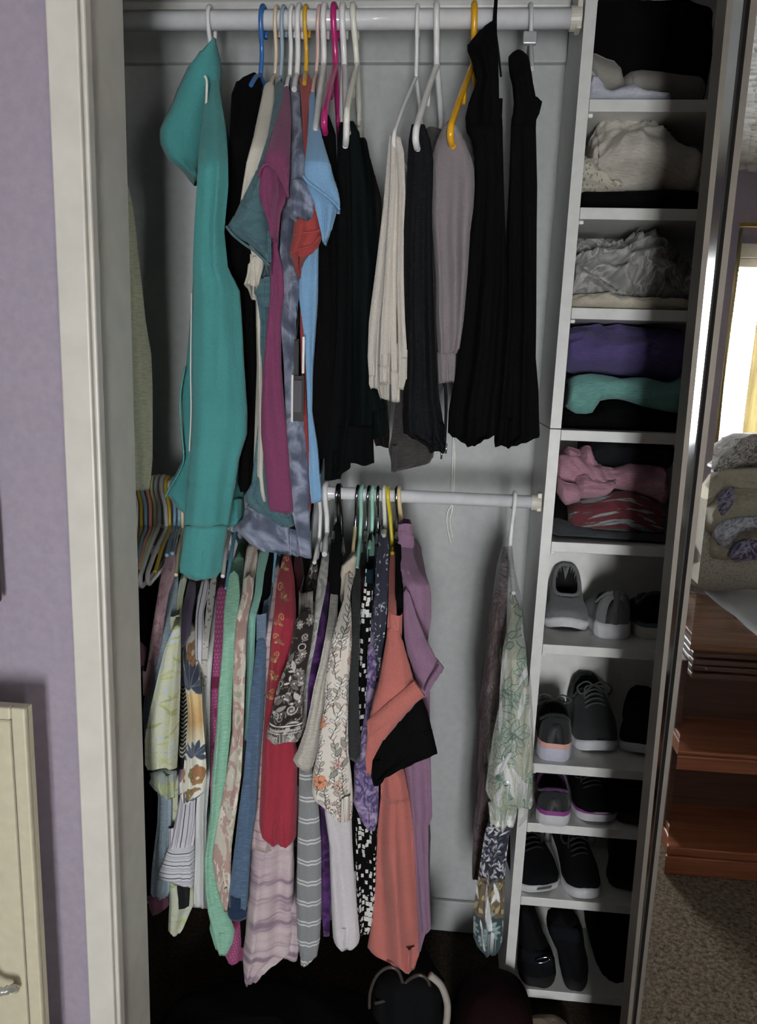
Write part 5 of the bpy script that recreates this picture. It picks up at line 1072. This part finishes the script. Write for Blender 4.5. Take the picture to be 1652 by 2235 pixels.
# ---------------------------------------------------------------- shoes
GSH = 'shoes on the shelves'
M_line = flat('black_shoe_lining', '0c0c0d', .9)
def shoe(label, px, zi, toe, length, width, upper, sole, band=None, rot=0.0, laces=None, high=1.0, heelmat=None, tab=None, slip=False, bandname='sole_band', ridges=0, name='sneaker', soleh=1.0, hgt=1.0):
    z0 = SZ[zi]+.0005; p = atz(px[0], px[1], z0); hl = min(length, YB-.019-p.y)
    t_ = thing(name, label, 'shoe', (p.x, p.y, z0), GSH); t_.rotation_euler.z = math.radians(rot)+(0 if toe else math.pi)
    TT = [0, .03, .1, .3, .5, .7, .85, .95, 1.0]; WW = [.42, .66, .80, .78, .86, 1.0, .90, .62, .22]
    HT = [0, .05, .15, .3, .42, .55, .7, .85, .95, 1.0]; HH = [.078, .092, .088, .080, .088, .078, .062, .050, .042, .028] if not slip else ([.10, .108, .104, .094, .078, .064, .054, .046, .040, .026] if toe else [.085, .098, .090, .082, .080, .072, .060, .048, .040, .026])
    hw = width/2
    def wid(t): return hw*np.interp(t, TT, WW)
    def hei(t): return np.interp(t, HT, HH)*high
    def yl(t): return hl*(1-t) if toe else None
    # local axis: the toe points to -y; for a heel-forward shoe the Empty is turned half round
    def Yt(t): return (hl*(1-t)) if toe else (-hl*t)
    def sh(t): return (np.interp(t, [0, .1, .5, .8, 1], [.030, .032, .024, .021, .026]))*soleh
    o3 = Vector((p.x, p.y, z0))
    def mk(nm, V, F, m):
        me = bpy.data.meshes.new(nm); me.from_pydata([tuple(v) for v in V], [], F); me.polygons.foreach_set('use_smooth', [True]*len(me.polygons)); me.materials.append(m)
        return link(bpy.data.objects.new(nm, me), t_)
    OE, OW = (.56, .46) if slip and toe else (.43, .62)
    nt, npf = 40, 29; ts = [0.5-.5*math.cos(math.pi*(i/(nt-1))) for i in range(nt)]
    G = []; inside = []
    for t in ts:
        row = []; ins = []
        w_, h_, s_ = wid(t)*.97, hei(t), sh(t)
        po = max(0.0, math.sin(math.pi*min(1, max(0, (t-.05)/OE))))**.45*OW if .05 < t < .05+OE else 0
        for k in range(npf):
            a = -1+2*k/(npf-1); ang = a*math.pi/2; x = w_*math.copysign(abs(math.sin(ang))**.8, ang); z = s_*.8+(h_-s_*.8)*max(0, math.cos(ang))**.62
            i_ = abs(a) < po
            if i_: z = max(s_*.9, z-.055*high*min(1, (po-abs(a))/.18)); x *= .96
            row.append(Vector((x, Yt(t), z))); ins.append(i_)
        G.append(row); inside.append(ins)
    V = [q for r in G for q in r]; FU, FL = [], []
    for i in range(nt-1):
        for k in range(npf-1):
            f = (i*npf+k, i*npf+k+1, (i+1)*npf+k+1, (i+1)*npf+k)
            n_in = inside[i][k]+inside[i][k+1]+inside[i+1][k+1]+inside[i+1][k]
            (FL if n_in >= 3 else FU).append(f)
    FU.append(tuple(range(npf))); FU.append(tuple(range((nt-1)*npf, nt*npf))[::-1])
    mk('upper', V, FU, upper)
    if FL: mk('lining', V, FL, M_line)
    # sole
    V, F = [], []; prof = [(0.90, .0), (1.0, .006), (1.03, .014), (1.03, .75), (1.0, 1.0), (.9, 1.0)]; nb = 40
    outl = [(wid(t), Yt(t)) for t in ts]; ol = [(-w_, y) for w_, y in outl]+[(w_, y) for w_, y in outl[::-1]]; tl_ = ts+ts[::-1]
    cyy = Yt(.5); m = len(ol)
    for li, (sc, hz) in enumerate(prof):
        for (x, y), t in zip(ol, tl_):
            zz = hz if li < 3 else sh(t)*hz
            lift = .010*max(0, (t-.82)/.18)**2
            V.append((x*sc, cyy+(y-cyy)*(1+(sc-1)*.5), (zz if li >= 3 else zz)+lift*(1 if li < 3 else .6)))
    for li in range(len(prof)-1): F += [(li*m+k, li*m+(k+1) % m, (li+1)*m+(k+1) % m, (li+1)*m+k) for k in range(m)]
    F += [tuple(range(m)), tuple(range((len(prof)-1)*m, len(prof)*m))]
    mk('sole', V, F, sole)
    if band:
        V, F = [], []
        for hz in (.9, 1.22):
            for (x, y), t in zip(ol, tl_): V.append((x*1.012, cyy+(y-cyy)*1.006, sh(t)*hz))
        F = [(k, (k+1) % m, m+(k+1) % m, m+k) for k in range(m)]; mk(bandname, V, F, band)
    mb = MB()
    if laces:
        for i in range(5):
            t = .47+.05*i; w_ = wid(t)*.5; zt_ = hei(t)
            mb.tube(smooth_path([(-w_, Yt(t), zt_*.93), (-w_*.4, Yt(t+.01), zt_+.004), (w_*.4, Yt(t-.012), zt_+.004), (w_, Yt(t-.02), zt_*.93)], 4), .0023, 6)
        for sg in (-1, 1):
            t = .47; zt_ = hei(t); mb.tube(smooth_path([(0, Yt(t), zt_+.006), (sg*.018, Yt(t+.02), zt_+.016), (sg*.038, Yt(t+.05), zt_+.004), (sg*.03, Yt(t+.10), zt_-.008), (sg*.01, Yt(t+.05), zt_+.004), (0, Yt(t), zt_+.006)], 4), .002, 6)
            mb.tube(smooth_path([(0, Yt(t), zt_+.006), (sg*.02, Yt(t+.06), zt_+.006), (sg*.026, Yt(t+.15), zt_-.012)], 4), .002, 6)
        V = mb.v; mk('laces', V, mb.f, laces)
    # collar rim
    rim = []
    for t in [.06+(OE-.02)*i/13 for i in range(14)]:
        po = math.sin(math.pi*min(1, max(0, (t-.05)/OE)))**.45*OW; ang = po*math.pi/2
        rim.append((wid(t)*.97*math.sin(ang)**.8, Yt(t), sh(t)*.8+(hei(t)-sh(t)*.8)*math.cos(ang)**.62))
    loop = [Vector(q) for q in rim]+[Vector((-q[0], q[1], q[2])) for q in rim[::-1]]; loop.append(loop[0])
    r_ = MB().tube(loop, .0042, 8); mk('collar', r_.v, r_.f, tab or upper)
    if ridges:
        for i in range(ridges):
            zz = .046+.0048*i; pts = []
            for k in range(13):
                a = -1+2*k/12; t = .005+.16*abs(a)**1.7; ww = wid(t)*(1.0-.10*(zz/.09)); pts.append((ww*math.copysign(min(1, abs(a)*1.02), a)*1.0, Yt(max(.002, t))+(-.001 if toe else .001), zz))
            r_ = MB().tube(pts, .0012, 5); mk('heel_ridge', r_.v, r_.f, M_line)
    if heelmat:
        r_ = MB().tube([(0, Yt(-.002), .035), (0, Yt(.003), .06), (0, Yt(.03), hei(.04)+.006)], .0075, 6); mk('heel_tab', r_.v, r_.f, heelmat)
    return t_
F_knit = cloth('6f7072', 'heather', '8f9092', k=1.25); F_shg = cloth('2b2d2e', 'heather', '343637', k=1.3); F_shb = cloth('0e0f11', k=1.2); F_shbl = cloth('11141c', k=1.2)
M_sw = flat('white_foam_sole', 'c9c9cc', .55); M_slil = flat('pale_lilac_sole', 'bcbccb', .5); M_swarm = flat('warm_white_sole', 'bdb9ae', .55); M_peach = flat('peach_foam', 'd9a79c', .5); M_pur = flat('purple_foam', '8a3f86', .5); M_lace = flat('grey_lace', '4a4c4c', .8); M_blkl = flat('black_lace', '121212', .8); M_teal2 = flat('dull_teal_strip', '2c4450', .6)
F_heel = cloth('4a4b4d', k=1.2)
shoe('grey knit slip-on sneaker pointing its toe forward, sixth shelf', (1236, 1379), 5, True, .225, .098, F_knit, M_sw, None, -4, high=1.12, slip=True)
shoe('grey knit slip-on sneaker showing its heel, sixth shelf', (1338, 1397), 5, False, .205, .092, F_knit, M_sw, None, 2, high=1.05, slip=True, heelmat=F_heel, soleh=1.15)
shoe('dark slip-on shoe half hidden by the mirror door, sixth shelf', (1428, 1398), 5, False, .20, .090, F_shb, M_swarm, M_teal2, 2, high=1.05, slip=True, tab=cloth('3a3c40', k=1.2))
shoe('grey lace-up sneaker with lilac and peach sole showing its ridged heel', (1209, 1664), 6, False, .20, .088, F_shg, M_slil, M_peach, -3, M_lace, high=1.12, ridges=6, soleh=1.15)
shoe('dark grey lace-up sneaker with toe forward beside the ridged-heel sneaker', (1308, 1649), 6, True, .215, .100, F_shg, M_sw, None, 6, M_lace, high=1.42, soleh=1.1)
shoe('black shoe with white sole half hidden by the mirror door, seventh shelf', (1402, 1655), 6, True, .20, .10, F_shbl, M_sw, None, -10, None, high=1.15)
shoe('dark grey sneaker with purple trim showing its heel, eighth shelf', (1208, 1807), 7, False, .20, .088, F_shg, M_sw, M_pur, 0, None, high=.90, tab=cloth('5a2f62', k=1.2), soleh=1.05)
shoe('dark sneaker with purple trim and its toe forward, eighth shelf', (1310, 1806), 7, True, .20, .096, F_shb, M_sw, M_pur, 5, M_blkl, high=.85)
shoe('black shoe in the dark right end of the eighth shelf', (1395, 1812), 7, True, .19, .09, F_shb, M_line, None, 0, M_blkl, high=.8)
shoe('black trainer with white sole at the left of the ninth shelf', (1187, 1958), 8, True, .20, .110, F_shb, M_sw, None, 18, M_blkl, high=1.08, soleh=.9)
shoe('black trainer with white sole jutting over the ninth shelf edge', (1281, 1974), 8, True, .21, .084, F_shb, M_sw, None, 6, M_blkl, high=1.08, soleh=1.15)
shoe('black shoe in the dark right end of the ninth shelf', (1372, 1955), 8, True, .18, .09, F_shb, M_line, None, -8, None, high=1.0)
bl1 = thing('sandal', 'black buckled clog standing upright at the left of the lowest shelf', 'shoe', at(1170, 2176, 1.5), GSH)
leaf('upper', '1990:1134,1156 2003:1131,1166 2030:1130,1176 2060:1130,1186 2085:1129,1200 2110:1127,1210 2140:1125,1214 2160:1127,1212 2172:1132,1206', 1.515, .10, F_shb, bl1, cap=True, rnd=.04, amp=.003)
leaf('strap', '2084:1135,1200 2092:1134,1206 2102:1134,1208 2110:1136,1206', 1.508, .03, F_shbl, bl1, cap=True, amp=.001)
leaf('sole', '2140:1128,1213 2165:1130,1208 2179:1140,1199', 1.508, .10, M_line, bl1, cap=True, rnd=.03, amp=.001)
c_ = at(1184, 2094, 1.503); R_ = .014
MB().tube([c_+Vector((R_*math.cos(a)*1.1, -.002, R_*.45*math.sin(a)+.35*R_*math.cos(a))) for a in np.linspace(0, 6.283, 17)], .0014, 6).obj('buckle', M_hchrome, bl1, True)
bl2 = thing('sandal', 'black buckled clog standing upright in the middle of the lowest shelf', 'shoe', at(1250, 2180, 1.5), GSH)
leaf('upper', '2010:1206,1240 2020:1193,1260 2040:1189,1270 2065:1192,1274 2088:1206,1276 2110:1214,1282 2140:1218,1284 2165:1224,1281 2175:1230,1277', 1.518, .10, F_shb, bl2, cap=True, rnd=.04, amp=.003)
leaf('strap', '2030:1198,1262 2042:1196,1268 2056:1198,1270', 1.511, .03, F_shbl, bl2, cap=True, amp=.001)
leaf('sole', '2150:1222,1283 2172:1228,1279 2188:1237,1268', 1.509, .09, M_line, bl2, cap=True, rnd=.03, amp=.001)
tag(leaf('boot', '1996:1270,1400 2020:1268,1395 2060:1272,1392 2100:1282,1390 2130:1292,1386 2148:1304,1380', 1.545, .11, F_shb, None, cap=True, rnd=.06, amp=.003), 'black boot lying in the dark right end of the lowest shelf', 'shoe', GSH)
# ---------------------------------------------------------------- things on the closet floor
def floor_lump(name, label, cat, u, v, sx, sy, sz, mat, amp=.02, fr=9, ex=.7):
    c = atz(u, v, 0); V, F, U = [], [], []; nu, nv = 48, 18
    for j in range(nv+1):
        ph = math.pi/2*j/nv
        for i in range(nu):
            th = 2*math.pi*i/nu; s = lambda x, e: math.copysign(abs(x)**e, x)
            p = Vector((c.x+sx*s(math.cos(th), ex)*s(math.cos(ph), .6), c.y+sy*s(math.sin(th), ex)*s(math.cos(ph), .6), .002+sz*s(math.sin(ph), .8)))
            n = Vector((p.x*fr, p.y*fr, p.z*fr)); d = amp*(1-2.2*abs(mnoise.noise(n)))*math.sin(ph)
            p.z = max(.002, p.z+d); p.x += d*.3; V.append(p[:]); U.append((th*sx, p.z))
    F = [(j*nu+i, j*nu+(i+1) % nu, (j+1)*nu+(i+1) % nu, (j+1)*nu+i) for j in range(nv) for i in range(nu)]
    F.append(tuple(range(nv*nu, nv*nu+nu))); F.append(tuple(range(nu))[::-1])
    return tag(mesh_obj(name, V, F, mat, None, True, U), label, cat)
bg = thing('tote_bag', 'black bag with clear handles and a white strap on the closet floor', 'bag', atz(880, 2215, 0))
b0 = atz(830, 2225, .0); xa, xb = at(790, 2200, 1.33).x, at(965, 2200, 1.33).x
leaf('body', '2165:838,960 2175:822,970 2195:812,972 2235:806,972 2300:806,968', 1.30, .20, F_shb, bg, cap=True, rnd=.05, amp=.008, nf=4)
M_strap = flat('pale_canvas_strap', 'a09a90', .7)
MB().tube(smooth_path([at(u, v, 1.285) for u, v in ((938, 2128), (962, 2150), (975, 2185), (976, 2215), (972, 2245))], 5), .007, 8).obj('white_strap', M_strap, bg, True)
M_clear = flat('smoky_clear_vinyl', '6b625c', .2, 0, 1, trans=.6)
for pts in (((806, 2200), (808, 2165), (822, 2130), (846, 2112), (868, 2118), (880, 2150), (884, 2172)), ((868, 2165), (890, 2140), (915, 2128), (934, 2140), (940, 2165)), ((818, 2190), (850, 2180), (876, 2160), (900, 2165))):
    MB().tube(smooth_path([at(u, v, 1.32) for u, v in pts], 5), .0035, 6).obj('handle', M_clear, bg, True)
floor_lump('bag', 'dark wine-red soft bag on the floor against the shelf unit', 'bag', 1072, 2262, .085, .10, .12, cloth('2a0d14', k=.6), .01, 8)
floor_lump('shoe_bag', 'black soft bundle on the closet floor at the lower left', 'bag', 600, 2330, .26, .16, .10, F_blk, .02, 7)
floor_lump('cap', 'small tan cap on the floor below the shelf unit', 'cap', 1195, 2268, .05, .04, .035, F_tan, .004, 12)
# ---------------------------------------------------------------- blankets seen in the mirror
def rslab(name, px, yr, L, mat, parent=None, **kw):
    """a slab placed in the room by where the mirror shows it"""
    o = slab(name, px, 2*YM-yr, L, mat, parent, **kw)
    for v in o.data.vertices: v.co.y = (2*YM-(v.co.y+o.location.y+(0 if parent is None else parent.location.y)))-o.location.y-(0 if parent is None else parent.location.y)
    return o
def turn(o):
    """mirror the object's depth so that it faces the glass"""
    yy = world_loc(o).y
    return o
def rs(name, px, yr, L, mat, **kw):
    o = slab(name, px, 2*YM-yr, L, mat, None, **kw); oy = o.location.y
    for v in o.data.vertices: v.co.y = -v.co.y
    o.data.flip_normals(); o.location.y = 2*YM-oy; return o
F_croc = cloth('b0a896', 'speckle', '8f8878', k=1.2); F_croc2 = cloth('a69d86', 'heather', 'b5ac96', k=1.2); F_patch = cloth('4a4668', 'tiedye', '9a94a8', '7a3048', k=1.2, scale=2); F_patch2 = cloth('8a8f9a', 'tiedye', 'b5b8c0', '8a3048', k=1.2, scale=2)
GM = 'blankets seen in the mirror'
tag(rs('blanket', '1524:1195,1275 1530:1120,1292 1545:1100,1300 1575:1100,1305 1620:1115,1305 1680:1120,1300 1760:1120,1300', -.18, .28, F_croc, crumple=(.006, 26), rnd=.07, ex=2), 'thick cream crocheted bedspread folded at the bottom of the pile in the mirror', 'blanket', GM)
for lb, px, y in (('middle roll of the cream crocheted bedspread in the mirror', '1560:1185,1215 1572:1172,1228 1600:1168,1232 1650:1160,1228 1760:1160,1225', -.13), ('upper fold of the cream crocheted bedspread in the mirror', '1560:1120,1165 1570:1085,1170 1590:1075,1172 1640:1075,1168 1760:1078,1165', -.12), ('top fold of the cream crocheted bedspread in the mirror', '1549:1075,1110 1560:1050,1115 1580:1036,1100 1610:1030,1098 1660:1028,1095 1760:1030,1100', -.15)):
    tag(rs('blanket', px, y, .22, F_croc2, crumple=(.007, 20), rnd=.05, ex=2), lb, 'blanket', GM)
for lb, px, y in (('blue and violet patchwork roll end on the pile in the mirror', '1576:1085,1125 1584:1075,1130 1594:1068,1128 1610:1066,1120', -.10), ('red and silver patchwork roll end on the pile in the mirror', '1572:1155,1180 1582:1140,1195 1600:1135,1200 1625:1130,1165 1700:1130,1150', -.09), ('dark violet patchwork corner at the bottom of the pile in the mirror', '1600:1205,1222 1615:1188,1232 1640:1180,1228 1700:1190,1220', -.09)):
    tag(rs('blanket', px, y, .06, F_patch2 if 'silver' in lb else F_patch, crumple=(.004, 20), rnd=.03, ex=2), lb, 'blanket', GM)
tag(rs('bag', '1560:1028,1034 1580:1005,1036 1605:985,1034 1630:962,1030 1655:952,1030 1760:948,1030', -.22, .22, cloth('6f5f52', 'marble', 'b9b4ac', '3f3530', k=1.2, scale=1.5, rough=.4), crumple=(.01, 18), rnd=.06, ex=2), 'crinkled clear bag with brown contents on top of the pile in the mirror', 'bag')
# white sheet lying over the bookcase top
ztop = ztp1+.008
def rz(u, v, z):
    p = atz(u, v, z); return Vector((p.x, 2*YM-p.y, z))
e0, e1 = rz(1524, 1282, ztop), rz(1652, 1386, ztop); e2 = e1+(e1-e0)*.35
nx = 12; V, F = [], []
for i in range(nx+1):
    a = e0+(e2-e0)*(i/nx); b = Vector((xs0+WB+.02, a.y, ztop))
    for k in range(9):
        q = a+(b-a)*(k/8); V.append((q.x, q.y, ztop+.004+.004*math.sin(i*1.3+k)))
for i in range(nx):
    for k in range(8): F.append((i*9+k, i*9+k+1, (i+1)*9+k+1, (i+1)*9+k))
so = mesh_obj('sheet', V, F, cloth('b5b6b8', k=1.2), None, True, [(p[0], p[1]) for p in V]); so.modifiers.new('t', 'SOLIDIFY').thickness = .006
tag(so, 'white sheet draped over the corner of the bookcase in the mirror', 'sheet')

tag(rs('bedspread', '1380:1130,1578 1440:1128,1580 1500:1126,1584 1545:1130,1587', -.62, .5, cloth('a9a7a4', 'marble', '6f6c6a', 'c4c2c0', k=1.2, scale=1.3), crumple=(.006, 18), rnd=.06), 'grey and white mottled bedspread beyond the bookcase in the mirror', 'bedspread', GM)
